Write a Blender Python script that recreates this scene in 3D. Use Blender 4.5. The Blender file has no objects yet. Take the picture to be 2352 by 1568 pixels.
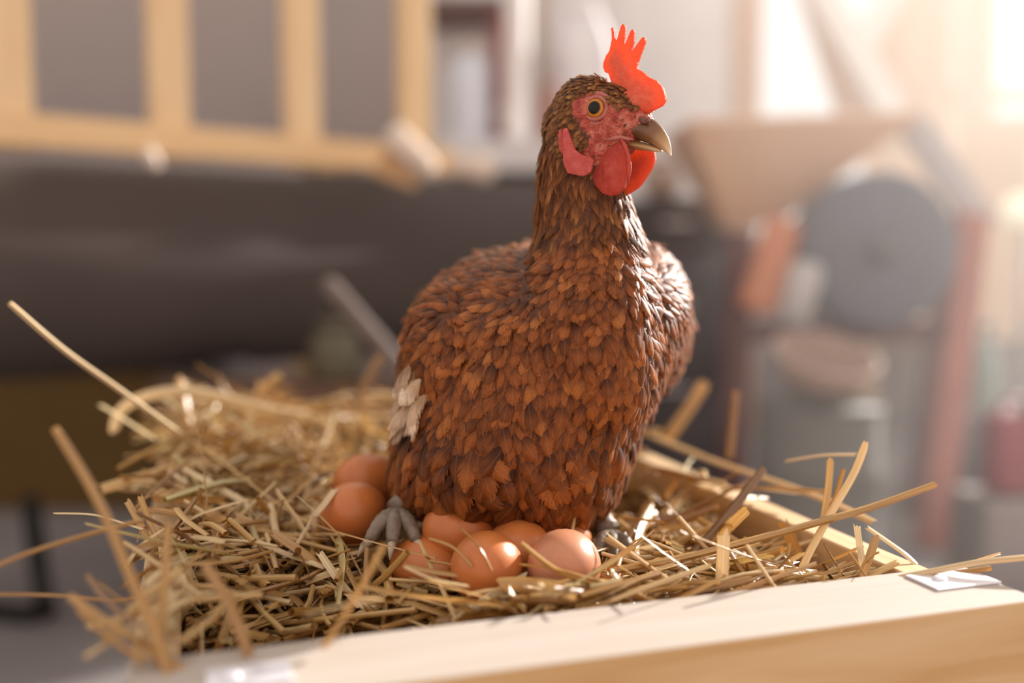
import bpy, bmesh, math, random
import numpy as np
from mathutils import Vector, Matrix
from mathutils.bvhtree import BVHTree

random.seed(7)
rng = np.random.default_rng(7)
scene = bpy.context.scene
COL = scene.collection

# ------------------------------------------------------------------ camera
F = 35.0 / 36.0 * 2352.0
CX, CY = 1176.0, 784.0
HORIZON = 600.0
PITCH = math.atan((CY - HORIZON) / F)
R = 0.60                     # height of the box rim
CZ = R + 0.19                # eye height
cam_data = bpy.data.cameras.new('camera')
cam = bpy.data.objects.new('camera', cam_data)
COL.objects.link(cam)
cam.location = (0, 0, CZ)
cam.rotation_euler = (math.pi / 2 - PITCH, 0, 0)
cam_data.lens = 35.0
cam_data.sensor_width = 36.0
cam_data.clip_start = 0.02
cam_data.dof.use_dof = True
cam_data.dof.focus_distance = 0.632
cam_data.dof.aperture_fstop = 1.65
scene.camera = cam

# ------------------------------------------------------------------ world, sun, exposure
world = bpy.data.worlds.new('sky')
scene.world = world
world.use_nodes = True
bg = world.node_tree.nodes['Background']
bg.inputs['Color'].default_value = (1.0, 0.925, 0.87, 1)
bg.inputs['Strength'].default_value = 1.0

SUN_AZ = math.radians(49)     # to the right of the view axis, behind the hen
SUN_EL = math.radians(23)
sd = bpy.data.lights.new('sun', 'SUN')
sun = bpy.data.objects.new('sun', sd)
COL.objects.link(sun)
sd.energy = 12.0
sd.angle = math.radians(1.2)
sd.color = (1.0, 0.93, 0.86)
SUNDIR = Vector((math.sin(SUN_AZ) * math.cos(SUN_EL), math.cos(SUN_AZ) * math.cos(SUN_EL), math.sin(SUN_EL)))
sun.rotation_euler = SUNDIR.to_track_quat('Z', 'Y').to_euler()
sun.location = (3, 4, 5)

scene.view_settings.view_transform = 'Standard'
scene.view_settings.look = 'None'
scene.view_settings.exposure = 0.0
scene.view_settings.gamma = 1.0
scene.view_settings.use_curve_mapping = False

# ------------------------------------------------------------------ geometry of the view, used to size things from the photograph
FW = Vector((0, math.cos(PITCH), -math.sin(PITCH)))
UP = Vector((0, math.sin(PITCH), math.cos(PITCH)))
RT = Vector((1, 0, 0))
CAMP = Vector((0, 0, CZ))

def ray(px, py):
    return FW + RT * ((px - CX) / F) + UP * ((CY - py) / F)

def P(px, py, d):
    return CAMP + ray(px, py) * d

def G(px, py, z):
    r = ray(px, py)
    return CAMP + r * ((z - CZ) / r.z)

def PL(px, py, p0, n):
    r = ray(px, py)
    return CAMP + r * ((p0 - CAMP).dot(n) / r.dot(n))

def PX(p):
    q = p - CAMP
    d = q.dot(FW)
    return CX + F * q.x / d, CY - F * q.dot(UP) / d, d

# ------------------------------------------------------------------ materials
def mat(name, color=(0.5, 0.5, 0.5), rough=0.6, spec=0.4, var=None, scale=20.0, stretch=(1, 1, 1), bump=0.0, bump_scale=None,
        metallic=0.0, trans=0.0, trans_color=None, sss=0.0, coat=0.0, sheen=0.0):
    m = bpy.data.materials.new(name)
    m.use_nodes = True
    nt = m.node_tree
    b = nt.nodes['Principled BSDF']
    out = nt.nodes['Material Output']
    b.inputs['Base Color'].default_value = (*color, 1)
    b.inputs['Roughness'].default_value = rough
    b.inputs['Specular IOR Level'].default_value = spec
    b.inputs['Metallic'].default_value = metallic
    b.inputs['Coat Weight'].default_value = coat
    b.inputs['Sheen Weight'].default_value = sheen
    if sss:
        b.inputs['Subsurface Weight'].default_value = sss
        b.inputs['Subsurface Radius'].default_value = (0.004, 0.0015, 0.0008)
        b.inputs['Subsurface Scale'].default_value = 1.0
    tc = nt.nodes.new('ShaderNodeTexCoord')
    mp = nt.nodes.new('ShaderNodeMapping')
    mp.inputs['Scale'].default_value = stretch
    nt.links.new(tc.outputs['Object'], mp.inputs['Vector'])
    if var is not None:
        n = nt.nodes.new('ShaderNodeTexNoise')
        n.inputs['Scale'].default_value = scale
        n.inputs['Detail'].default_value = 5
        nt.links.new(mp.outputs['Vector'], n.inputs['Vector'])
        cr = nt.nodes.new('ShaderNodeValToRGB')
        cr.color_ramp.elements[0].position = 0.32
        cr.color_ramp.elements[1].position = 0.68
        cr.color_ramp.elements[0].color = (*color, 1)
        cr.color_ramp.elements[1].color = (*var, 1)
        nt.links.new(n.outputs['Fac'], cr.inputs['Fac'])
        nt.links.new(cr.outputs['Color'], b.inputs['Base Color'])
    if bump:
        n2 = nt.nodes.new('ShaderNodeTexNoise')
        n2.inputs['Scale'].default_value = bump_scale or scale * 4
        n2.inputs['Detail'].default_value = 4
        nt.links.new(mp.outputs['Vector'], n2.inputs['Vector'])
        bp = nt.nodes.new('ShaderNodeBump')
        bp.inputs['Strength'].default_value = bump
        bp.inputs['Distance'].default_value = 0.002
        nt.links.new(n2.outputs['Fac'], bp.inputs['Height'])
        nt.links.new(bp.outputs['Normal'], b.inputs['Normal'])
    if trans:
        tat = nt.nodes.new('ShaderNodeAttribute')
        tat.attribute_name = 'thin'
        t = nt.nodes.new('ShaderNodeBsdfTranslucent')
        t.inputs['Color'].default_value = (*(trans_color or color), 1)
        mx = nt.nodes.new('ShaderNodeMixShader')
        nt.links.new(mathn(nt, 'ADD', mathn(nt, 'MULTIPLY', tat.outputs['Fac'], trans * 0.9), trans * 0.35), mx.inputs['Fac'])
        nt.links.new(b.outputs['BSDF'], mx.inputs[1])
        nt.links.new(t.outputs['BSDF'], mx.inputs[2])
        nt.links.new(mx.outputs['Shader'], out.inputs['Surface'])
    return m

def ramp(nt, stops):
    cr = nt.nodes.new('ShaderNodeValToRGB')
    els = cr.color_ramp.elements
    while len(els) < len(stops):
        els.new(0.5)
    for e, (p, c) in zip(els, stops):
        e.position = p
        e.color = (*c, 1) if len(c) == 3 else c
    return cr

def mathn(nt, op, a, b=None):
    n = nt.nodes.new('ShaderNodeMath')
    n.operation = op
    for i, v in enumerate((a, b)):
        if v is None:
            continue
        if isinstance(v, (int, float)):
            n.inputs[i].default_value = v
        else:
            nt.links.new(v, n.inputs[i])
    return n.outputs[0]

def mixc(nt, fac, a, b, mode='MIX'):
    n = nt.nodes.new('ShaderNodeMix')
    n.data_type = 'RGBA'
    n.blend_type = mode
    for k, v in ((0, fac), (6, a), (7, b)):
        if isinstance(v, (int, float)):
            n.inputs[k].default_value = v
        elif isinstance(v, tuple):
            n.inputs[k].default_value = (*v, 1)
        else:
            nt.links.new(v, n.inputs[k])
    return n.outputs[2]

def pine(name, c1, c2, axis=0, ring=26.0):
    """pale sawn softwood with long grain lines along a local axis"""
    m = bpy.data.materials.new(name)
    m.use_nodes = True
    nt = m.node_tree
    b = nt.nodes['Principled BSDF']
    tc = nt.nodes.new('ShaderNodeTexCoord')
    mp = nt.nodes.new('ShaderNodeMapping')
    s = [1.0, 1.0, 1.0]
    s[axis] = 0.06
    mp.inputs['Scale'].default_value = s
    nt.links.new(tc.outputs['Object'], mp.inputs['Vector'])
    n = nt.nodes.new('ShaderNodeTexNoise')
    n.inputs['Scale'].default_value = ring * 2.4
    n.inputs['Detail'].default_value = 3
    n.inputs['Distortion'].default_value = 0.6
    nt.links.new(mp.outputs['Vector'], n.inputs['Vector'])
    n2 = nt.nodes.new('ShaderNodeTexNoise')
    n2.inputs['Scale'].default_value = ring * 30
    n2.inputs['Detail'].default_value = 3
    nt.links.new(mp.outputs['Vector'], n2.inputs['Vector'])
    cr = ramp(nt, [(0.36, c1), (0.5, c2), (0.56, tuple(0.5 * (a + q) for a, q in zip(c1, c2))), (0.66, c1)])
    nt.links.new(n.outputs['Fac'], cr.inputs['Fac'])
    dk = mixc(nt, mathn(nt, 'MULTIPLY', n2.outputs['Fac'], 0.22), cr.outputs['Color'], tuple(0.7 * v for v in c2))
    nt.links.new(dk, b.inputs['Base Color'])
    b.inputs['Roughness'].default_value = 0.6
    b.inputs['Specular IOR Level'].default_value = 0.25
    bp = nt.nodes.new('ShaderNodeBump')
    bp.inputs['Strength'].default_value = 0.12
    bp.inputs['Distance'].default_value = 0.001
    nt.links.new(n2.outputs['Fac'], bp.inputs['Height'])
    nt.links.new(bp.outputs['Normal'], b.inputs['Normal'])
    return m

def feather_mat(name, dark, mid, tip, pale=0.0, trans=0.22, varamt=0.5):
    m = bpy.data.materials.new(name)
    m.use_nodes = True
    nt = m.node_tree
    b = nt.nodes['Principled BSDF']
    out = nt.nodes['Material Output']
    uv = nt.nodes.new('ShaderNodeUVMap')
    uv.uv_map = 'UVMap'
    sx = nt.nodes.new('ShaderNodeSeparateXYZ')
    nt.links.new(uv.outputs['UV'], sx.inputs[0])
    geo = nt.nodes.new('ShaderNodeNewGeometry')
    oi = nt.nodes.new('ShaderNodeObjectInfo')
    rnd = mathn(nt, 'FRACT', mathn(nt, 'ADD', geo.outputs['Random Per Island'], oi.outputs['Random']))
    ac = mathn(nt, 'ABSOLUTE', mathn(nt, 'SUBTRACT', sx.outputs['X'], 0.5))      # 0 on the shaft, .5 at the edge
    # along the feather: dark fluffy base, warm middle, lighter tip
    cr = ramp(nt, [(0.0, dark), (0.35, dark), (0.68, mid), (0.93, mid), (1.0, tip)])
    nt.links.new(sx.outputs['Y'], cr.inputs['Fac'])
    # barbs: streaks that run outward and toward the tip
    n = nt.nodes.new('ShaderNodeTexNoise')
    n.inputs['Scale'].default_value = 1.0
    n.inputs['Detail'].default_value = 2
    cv = nt.nodes.new('ShaderNodeCombineXYZ')
    nt.links.new(mathn(nt, 'MULTIPLY', mathn(nt, 'SUBTRACT', sx.outputs['Y'], mathn(nt, 'MULTIPLY', ac, 0.9)), 52.0), cv.inputs['X'])
    nt.links.new(mathn(nt, 'MULTIPLY', sx.outputs['X'], 2.5), cv.inputs['Y'])
    nt.links.new(mathn(nt, 'MULTIPLY', rnd, 37.0), cv.inputs['Z'])
    nt.links.new(cv.outputs[0], n.inputs['Vector'])
    br = ramp(nt, [(0.3, (0.62, 0.6, 0.58)), (0.7, (1.25, 1.25, 1.25))])
    nt.links.new(n.outputs['Fac'], br.inputs['Fac'])
    c = mixc(nt, 1.0, cr.outputs['Color'], br.outputs['Color'], 'MULTIPLY')
    # per-feather value
    vr = ramp(nt, [(0.0, (1 - varamt, 1 - varamt * 1.05, 1 - varamt * 1.1)), (0.6, (1, 1, 1)), (0.85, (1.25, 1.3, 1.35)), (1.0, (1.6, 1.95, 2.3))])
    nt.links.new(rnd, vr.inputs['Fac'])
    c = mixc(nt, 1.0, c, vr.outputs['Color'], 'MULTIPLY')
    # pale shaft
    sh = mathn(nt, 'LESS_THAN', ac, 0.035)
    c = mixc(nt, mathn(nt, 'MULTIPLY', sh, 0.12), c, tip)
    nt.links.new(c, b.inputs['Base Color'])
    b.inputs['Roughness'].default_value = 0.5
    b.inputs['Specular IOR Level'].default_value = 0.28
    b.inputs['Sheen Weight'].default_value = 0.10
    b.inputs['Sheen Roughness'].default_value = 0.35
    b.inputs['Sheen Tint'].default_value = (1.0, 0.8, 0.6, 1)
    t = nt.nodes.new('ShaderNodeBsdfTranslucent')
    nt.links.new(mixc(nt, 1.0, c, (1.6, 1.3, 1.0), 'MULTIPLY'), t.inputs['Color'])
    mx = nt.nodes.new('ShaderNodeMixShader')
    mx.inputs['Fac'].default_value = trans
    nt.links.new(b.outputs['BSDF'], mx.inputs[1])
    nt.links.new(t.outputs['BSDF'], mx.inputs[2])
    # frayed vane edge: gaps between the barbs
    tipf = mathn(nt, 'MULTIPLY', mathn(nt, 'SUBTRACT', sx.outputs['Y'], 0.70), 3.3)
    fr = mathn(nt, 'MAXIMUM', mathn(nt, 'MULTIPLY', ac, 2.0), tipf)
    gap = mathn(nt, 'GREATER_THAN', fr, mathn(nt, 'ADD', mathn(nt, 'MULTIPLY', n.outputs['Fac'], 1.35), 0.12))
    tp = nt.nodes.new('ShaderNodeBsdfTransparent')
    m2 = nt.nodes.new('ShaderNodeMixShader')
    nt.links.new(gap, m2.inputs['Fac'])
    nt.links.new(mx.outputs['Shader'], m2.inputs[1])
    nt.links.new(tp.outputs['BSDF'], m2.inputs[2])
    nt.links.new(m2.outputs['Shader'], out.inputs['Surface'])
    return m

def straw_mat(name='straw', lo=0.0, hi=1.0):
    m = bpy.data.materials.new(name)
    m.use_nodes = True
    nt = m.node_tree
    b = nt.nodes['Principled BSDF']
    out = nt.nodes['Material Output']
    uv = nt.nodes.new('ShaderNodeUVMap')
    uv.uv_map = 'UVMap'
    sx = nt.nodes.new('ShaderNodeSeparateXYZ')
    nt.links.new(uv.outputs['UV'], sx.inputs[0])
    geo = nt.nodes.new('ShaderNodeNewGeometry')
    oi = nt.nodes.new('ShaderNodeObjectInfo')
    rnd = mathn(nt, 'FRACT', mathn(nt, 'ADD', geo.outputs['Random Per Island'], mathn(nt, 'MULTIPLY', oi.outputs['Random'], 1.0)))
    rnd = mathn(nt, 'ADD', mathn(nt, 'MULTIPLY', rnd, hi - lo), lo)
    cr = ramp(nt, [(0.0, (0.24, 0.12, 0.04)), (0.16, (0.46, 0.25, 0.07)), (0.42, (0.58, 0.35, 0.11)), (0.7, (0.66, 0.45, 0.19)), (0.9, (0.76, 0.60, 0.36)), (1.0, (0.56, 0.47, 0.2))])
    nt.links.new(rnd, cr.inputs['Fac'])
    cv = nt.nodes.new('ShaderNodeCombineXYZ')
    nt.links.new(mathn(nt, 'MULTIPLY', sx.outputs['X'], 22.0), cv.inputs['X'])
    nt.links.new(mathn(nt, 'MULTIPLY', sx.outputs['Y'], 1.6), cv.inputs['Y'])
    nt.links.new(mathn(nt, 'MULTIPLY', rnd, 51.0), cv.inputs['Z'])
    n = nt.nodes.new('ShaderNodeTexNoise')
    n.inputs['Scale'].default_value = 1.0
    n.inputs['Detail'].default_value = 3
    nt.links.new(cv.outputs[0], n.inputs['Vector'])
    br = ramp(nt, [(0.3, (0.66, 0.6, 0.5)), (0.65, (1.12, 1.12, 1.12))])
    nt.links.new(n.outputs['Fac'], br.inputs['Fac'])
    c = mixc(nt, 1.0, cr.outputs['Color'], br.outputs['Color'], 'MULTIPLY')
    nt.links.new(c, b.inputs['Base Color'])
    b.inputs['Roughness'].default_value = 0.26
    b.inputs['Specular IOR Level'].default_value = 0.75
    bp = nt.nodes.new('ShaderNodeBump')
    bp.inputs['Strength'].default_value = 0.35
    bp.inputs['Distance'].default_value = 0.0006
    nt.links.new(n.outputs['Fac'], bp.inputs['Height'])
    nt.links.new(bp.outputs['Normal'], b.inputs['Normal'])
    t = nt.nodes.new('ShaderNodeBsdfTranslucent')
    nt.links.new(mixc(nt, 1.0, c, (1.1, 0.85, 0.55), 'MULTIPLY'), t.inputs['Color'])
    mx = nt.nodes.new('ShaderNodeMixShader')
    mx.inputs['Fac'].default_value = 0.16
    nt.links.new(b.outputs['BSDF'], mx.inputs[1])
    nt.links.new(t.outputs['BSDF'], mx.inputs[2])
    nt.links.new(mx.outputs['Shader'], out.inputs['Surface'])
    return m

M = {}
M['pine'] = pine('pale_pine', (0.65, 0.46, 0.255), (0.54, 0.335, 0.145), 0, 16.0)
M['pine_front'] = pine('front_pine', (0.74, 0.53, 0.29), (0.58, 0.36, 0.15), 0)
M['rack'] = pine('rack_pine', (0.84, 0.62, 0.38), (0.78, 0.54, 0.30), 2)
M['straw'] = straw_mat()
M['straw_pale'] = straw_mat('pale_straw', 0.80, 0.93)
M['straw_gold'] = straw_mat('golden_straw', 0.25, 0.6)
M['straw_brown'] = straw_mat('brown_straw', 0.03, 0.26)
M['feather'] = feather_mat('brown_feather', (0.10, 0.025, 0.005), (0.275, 0.078, 0.0145), (0.54, 0.25, 0.09), varamt=0.5)
M['hackle'] = feather_mat('hackle_feather', (0.12, 0.036, 0.008), (0.26, 0.086, 0.019), (0.46, 0.22, 0.080), varamt=0.5)
M['head_feather'] = feather_mat('head_feather', (0.14, 0.052, 0.013), (0.27, 0.108, 0.028), (0.5, 0.27, 0.10), varamt=0.5)
M['pale_feather'] = feather_mat('pale_fluff', (0.40, 0.24, 0.13), (0.62, 0.45, 0.31), (0.78, 0.66, 0.52), varamt=0.2)
M['egg'] = mat('brown_eggshell', (0.50, 0.150, 0.036), 0.36, 0.5, var=(0.56, 0.185, 0.05), scale=60, bump=0.06, bump_scale=900, sss=0.15)
M['egg_pink'] = mat('pinkish_eggshell', (0.50, 0.21, 0.11), 0.36, 0.5, var=(0.56, 0.25, 0.14), scale=60, bump=0.06, bump_scale=900, sss=0.15)
M['comb'] = mat('comb_skin', (0.68, 0.105, 0.055), 0.5, 0.35, var=(0.78, 0.16, 0.085), scale=260, bump=0.5, bump_scale=900, trans=0.45, trans_color=(1.0, 0.27, 0.10))
M['wattle'] = mat('wattle_skin', (0.48, 0.055, 0.038), 0.5, 0.35, var=(0.56, 0.09, 0.06), scale=260, bump=0.5, bump_scale=1100, trans=0.38, trans_color=(1.0, 0.28, 0.10))
M['lobe'] = mat('ear_lobe_skin', (0.46, 0.060, 0.050), 0.5, 0.35, var=(0.56, 0.11, 0.09), scale=200, bump=0.5, bump_scale=900, sss=0.2)
M['lid'] = mat('eyelid_skin', (0.42, 0.12, 0.10), 0.5, 0.35, var=(0.50, 0.17, 0.14), scale=300, bump=0.4, bump_scale=1200)
M['foot'] = mat('scaly_foot', (0.24, 0.185, 0.14), 0.45, 0.5, var=(0.15, 0.11, 0.08), scale=120, bump=0.4, bump_scale=400)
M['claw'] = mat('horn_claw', (0.45, 0.36, 0.27), 0.35, 0.5)
M['steel'] = mat('zinc_steel', (0.80, 0.80, 0.86), 0.42, 0.5, metallic=0.6)
M['dark_steel'] = mat('dark_steel', (0.15, 0.14, 0.14), 0.5, 0.4, metallic=0.3)

# ------------------------------------------------------------------ object helpers
def link(o, parent=None):
    COL.objects.link(o)
    if parent is not None:
        o.parent = parent
    return o

def tag(o, label=None, cat=None, group=None, kind=None):
    if label:
        o['label'] = label
    if cat:
        o['category'] = cat
    if group:
        o['group'] = group
    if kind:
        o['kind'] = kind
    return o

def thing(name, loc, label, cat, group=None):
    o = bpy.data.objects.new(name, None)
    o.empty_display_size = 0.05
    o.location = loc
    link(o)
    bpy.context.view_layer.update()
    return tag(o, label, cat, group)

def obj(name, me, material, parent=None, smooth=False):
    """a mesh object; world-space vertex data is moved into its parent's frame"""
    if isinstance(me, bmesh.types.BMesh):
        bm = me
        me = bpy.data.meshes.new(name)
        bmesh.ops.recalc_face_normals(bm, faces=bm.faces)
        bm.to_mesh(me)
        bm.free()
    me.materials.clear()
    for k in (material if isinstance(material, (list, tuple)) else [material]):
        me.materials.append(k)
    if smooth:
        me.polygons.foreach_set('use_smooth', [True] * len(me.polygons))
    if parent is not None:
        w = Matrix.Translation(-world_loc(parent))
        me.transform(w)
    o = bpy.data.objects.new(name, me)
    return link(o, parent)

def world_loc(o):
    v = Vector(o.location)
    while o.parent is not None:
        o = o.parent
        v += Vector(o.location)
    return v

def own_origin(o, p):
    """put a top-level mesh object's origin at p without moving the mesh"""
    o.data.transform(Matrix.Translation(-Vector(p)))
    o.location = Vector(o.location) + Vector(p)
    return o

def frame(x, y=None):
    x = Vector(x).normalized()
    z = Vector((0, 0, 1)) if y is None else x.cross(Vector(y))
    if y is None:
        yy = z.cross(x).normalized()
        z = x.cross(yy)
    else:
        z.normalize()
        yy = z.cross(x)
    return Matrix((x, yy, z)).transposed()

def box(bm, c, size, rot=None, bevel=0.0):
    r = bmesh.ops.create_cube(bm, size=1.0)
    vs = r['verts']
    bmesh.ops.scale(bm, vec=size, verts=vs)
    if bevel:
        es = list({e for v in vs for e in v.link_edges})
        rb = bmesh.ops.bevel(bm, geom=es, offset=bevel, segments=2, affect='EDGES', profile=0.5)
        vs = list({v for f in rb['faces'] for v in f.verts} | {v for v in vs if v.is_valid})
    if rot is not None:
        bmesh.ops.rotate(bm, cent=(0, 0, 0), matrix=rot, verts=vs)
    bmesh.ops.translate(bm, vec=c, verts=vs)
    return vs

def bar(bm, a, b, w, h, bevel=0.002, side=None):
    a, b = Vector(a), Vector(b)
    d = b - a
    rot = frame(d, side) if abs(d.normalized().z) < 0.98 or side is not None else frame(d, (1, 0, 0))
    return box(bm, (a + b) / 2, (d.length, w, h), rot, bevel)

def tube(bm, pts, rads, n=12, cap=True, flat=1.0, up=None):
    pts = [Vector(p) for p in pts]
    if isinstance(rads, (int, float)):
        rads = [rads] * len(pts)
    rings = []
    prev = None
    for i, p in enumerate(pts):
        t = (pts[min(i + 1, len(pts) - 1)] - pts[max(i - 1, 0)]).normalized()
        if prev is None:
            ref = Vector(up) if up is not None else (Vector((0, 0, 1)) if abs(t.z) < 0.9 else Vector((1, 0, 0)))
        else:
            ref = prev
        s = t.cross(ref).normalized()
        u = s.cross(t).normalized()
        prev = u
        rings.append([bm.verts.new(p + (s * math.cos(2 * math.pi * k / n) + u * math.sin(2 * math.pi * k / n) * flat) * rads[i]) for k in range(n)])
    for a, b in zip(rings, rings[1:]):
        for k in range(n):
            bm.faces.new((a[k], a[(k + 1) % n], b[(k + 1) % n], b[k]))
    if cap:
        bm.faces.new(rings[0][::-1])
        bm.faces.new(rings[-1])
    return rings

def lathe(bm, prof, c, axis=(0, 0, 1), n=28, cap=True):
    """prof: (radius, height) pairs along the axis"""
    axis = Vector(axis).normalized()
    s = axis.cross(Vector((0, 0, 1)) if abs(axis.z) < 0.9 else Vector((1, 0, 0))).normalized()
    u = axis.cross(s)
    c = Vector(c)
    rings = []
    for r, h in prof:
        rings.append([bm.verts.new(c + axis * h + (s * math.cos(2 * math.pi * k / n) + u * math.sin(2 * math.pi * k / n)) * r) for k in range(n)])
    for a, b in zip(rings, rings[1:]):
        for k in range(n):
            bm.faces.new((a[k], a[(k + 1) % n], b[(k + 1) % n], b[k]))
    if cap:
        bm.faces.new(rings[0][::-1])
        bm.faces.new(rings[-1])

def ellipsoid(bm, c, rx, ry, rz, rot=None, seg=24, rings=14):
    r = bmesh.ops.create_uvsphere(bm, u_segments=seg, v_segments=rings, radius=1.0)
    vs = r['verts']
    bmesh.ops.scale(bm, vec=(rx, ry, rz), verts=vs)
    if rot is not None:
        bmesh.ops.rotate(bm, cent=(0, 0, 0), matrix=rot, verts=vs)
    bmesh.ops.translate(bm, vec=c, verts=vs)
    return vs

def remeshed(bm, voxel, smooth=6, factor=0.5):
    """union of overlapping closed shapes as one continuous smooth surface"""
    bmesh.ops.recalc_face_normals(bm, faces=bm.faces)
    me = bpy.data.meshes.new('tmp')
    bm.to_mesh(me)
    bm.free()
    o = bpy.data.objects.new('tmp', me)
    COL.objects.link(o)
    r = o.modifiers.new('r', 'REMESH')
    r.mode = 'VOXEL'
    r.voxel_size = voxel
    r.use_smooth_shade = True
    if smooth:
        s = o.modifiers.new('s', 'SMOOTH')
        s.iterations = smooth
        s.factor = factor
    dg = bpy.context.evaluated_depsgraph_get()
    res = bpy.data.meshes.new_from_object(o.evaluated_get(dg), depsgraph=dg)
    bpy.data.objects.remove(o)
    bpy.data.meshes.remove(me)
    res.polygons.foreach_set('use_smooth', [True] * len(res.polygons))
    return res

# ================================================================== SETTING
M['floor'] = mat('concrete_floor', (0.30, 0.27, 0.265), 0.8, 0.25, var=(0.22, 0.195, 0.19), scale=2.2, bump=0.2, bump_scale=60)
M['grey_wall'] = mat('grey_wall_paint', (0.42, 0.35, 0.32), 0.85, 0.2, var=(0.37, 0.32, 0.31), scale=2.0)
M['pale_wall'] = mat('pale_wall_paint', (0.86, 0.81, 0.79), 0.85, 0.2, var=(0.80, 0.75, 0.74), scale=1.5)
M['ground'] = mat('outside_ground', (0.5, 0.44, 0.38), 0.9, 0.1, var=(0.4, 0.36, 0.3), scale=1.0)

bm = bmesh.new()
box(bm, (0.6, 3.0, -0.05), (9.0, 8.0, 0.10))
tag(obj('floor', bm, M['floor']), 'grey concrete floor of the shed', kind='structure')

RACK0 = Vector((-0.944, 1.9, 0))
RDIR = Vector((0.235, 0.19, 0)).normalized()
RN = Vector((-RDIR.y, RDIR.x, 0))           # away from the camera
def rk(s, n, z):
    return RACK0 + RDIR * s + RN * n + Vector((0, 0, z))

bm = bmesh.new()
bar(bm, rk(-2.2, 1.7, 1.2), rk(2.03, 1.7, 1.2), 0.12, 2.4, 0.0, side=RN)
tag(obj('wall_left', bm, M['grey_wall']), 'dull grey wall behind the wooden rack', kind='structure')

bm = bmesh.new()
box(bm, (0.6, -1.06, 1.15), (9.0, 0.12, 2.3))  # unseen wall added behind the camera to cut sky light on the hen
tag(obj('sky_block_wall', bm, M['grey_wall']), 'dull grey unseen wall added to block sky light', kind='structure')

WY = 4.6                                     # back wall
def bx_px(bm, x0, x1, y0, y1, d, t, bevel=0.004):
    """an upright box facing the camera whose front spans a picture rectangle at depth d"""
    a, b = P(x0, y1, d), P(x1, y0, d)
    zt = P((x0 + x1) / 2, y0, d).z
    zb = P((x0 + x1) / 2, y1, d).z
    return box(bm, ((a.x + b.x) / 2, (a.y + b.y) / 2 + t / 2, (zt + zb) / 2), (b.x - a.x, t, zt - zb), None, bevel)

bm = bmesh.new()
x0, x1 = -1.0, P(1668, 300, WY).x
box(bm, ((x0 + x1) / 2, WY + 0.06, 1.2), (x1 - x0, 0.12, 2.4))
tag(obj('wall_back', bm, M['pale_wall']), 'pale plastered back wall of the shed', kind='structure')
M['tan_post'] = pine('tan_post', (0.66, 0.42, 0.27), (0.55, 0.33, 0.2), 2)
bm = bmesh.new()
x2 = P(1735, 300, WY).x
box(bm, ((x1 + x2) / 2, WY + 0.05, 1.2), (x2 - x1, 0.16, 2.4), None, 0.006)
tag(obj('trim_1', bm, M['tan_post']), 'tan timber post at the edge of the bright opening', kind='structure')
M['sill'] = mat('dusty_low_wall', (0.30, 0.26, 0.25), 0.85, 0.2, var=(0.24, 0.2, 0.2), scale=3)
bm = bmesh.new()
box(bm, ((x2 + 4.6) / 2, WY + 0.06, 0.36), (4.6 - x2, 0.14, 0.72))
tag(obj('wall_right', bm, M['sill']), 'low dusty wall under the bright opening', kind='structure')

# ================================================================== WOODEN BOX
ANG = math.radians(18)
U = Vector((math.cos(ANG), math.sin(ANG), 0))
V = Vector((-math.sin(ANG), math.cos(ANG), 0))
BW, BD, BH = 0.485, 0.74, 0.20
O = Vector((0.299, 0.549, 0)) - U * BW       # outer near left corner
def L(u, v, z):
    return O + U * u + V * v + Vector((0, 0, z))
def uv_of(p):
    q = Vector((p.x - O.x, p.y - O.y, 0))
    return q.dot(U), q.dot(V)
ROT = Matrix.Rotation(ANG, 3, 'Z')
FR = 0.066                                   # front rail depth
TS = 0.022                                   # side board thickness

nest_box = thing('nest_box', L(BW / 2, BD / 2, R - BH), 'open pine box filled with straw that the hen sits in', 'box')
def board(name, u0, u1, v0, v1, z0, z1, m, bev=0.0015):
    me = bpy.data.meshes.new(name)
    b = bmesh.new()
    box(b, (0, 0, 0), (u1 - u0, v1 - v0, z1 - z0), None, bev)
    b.to_mesh(me)
    b.free()
    me.materials.append(m)
    o = bpy.data.objects.new(name, me)
    link(o, nest_box)
    o.location = L((u0 + u1) / 2, (v0 + v1) / 2, (z0 + z1) / 2) - nest_box.location
    o.rotation_euler = (0, 0, ANG)
    return o
M['pine_v'] = pine('pale_pine_side', (0.72, 0.54, 0.33), (0.62, 0.42, 0.22), 1)
fr_ = board('front_rail', 0, BW, 0, FR, R - 0.075, R, M['pine'])
M['pine_top'] = pine('sun_toned_pine_top', (0.49, 0.43, 0.38), (0.46, 0.395, 0.335), 0, 16.0)  # same beam; top face recoloured for how the sun falls on it
fr_.data.materials.append(M['pine_top'])
for p_ in fr_.data.polygons:
    if p_.normal.z > 0.5:
        p_.material_index = 1
board('front_panel', 0.004, BW - 0.004, 0.004, FR - 0.02, R - BH, R - 0.0765, M['pine_front'])
board('side_board', 0.0, TS, FR, BD - TS, R - BH, R - 0.001, M['pine_v'])
board('side_board', BW - 0.018 - TS, BW - 0.018, FR, BD - TS, R - BH, R - 0.001, M['pine_v'])
board('back_board', 0.0, BW - 0.018, BD - TS, BD, R - BH, R - 0.001, M['pine'])
board('bottom_board', TS, BW - 0.018 - TS, FR, BD - TS, R - BH, R - BH + 0.012, M['pine'])
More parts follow.
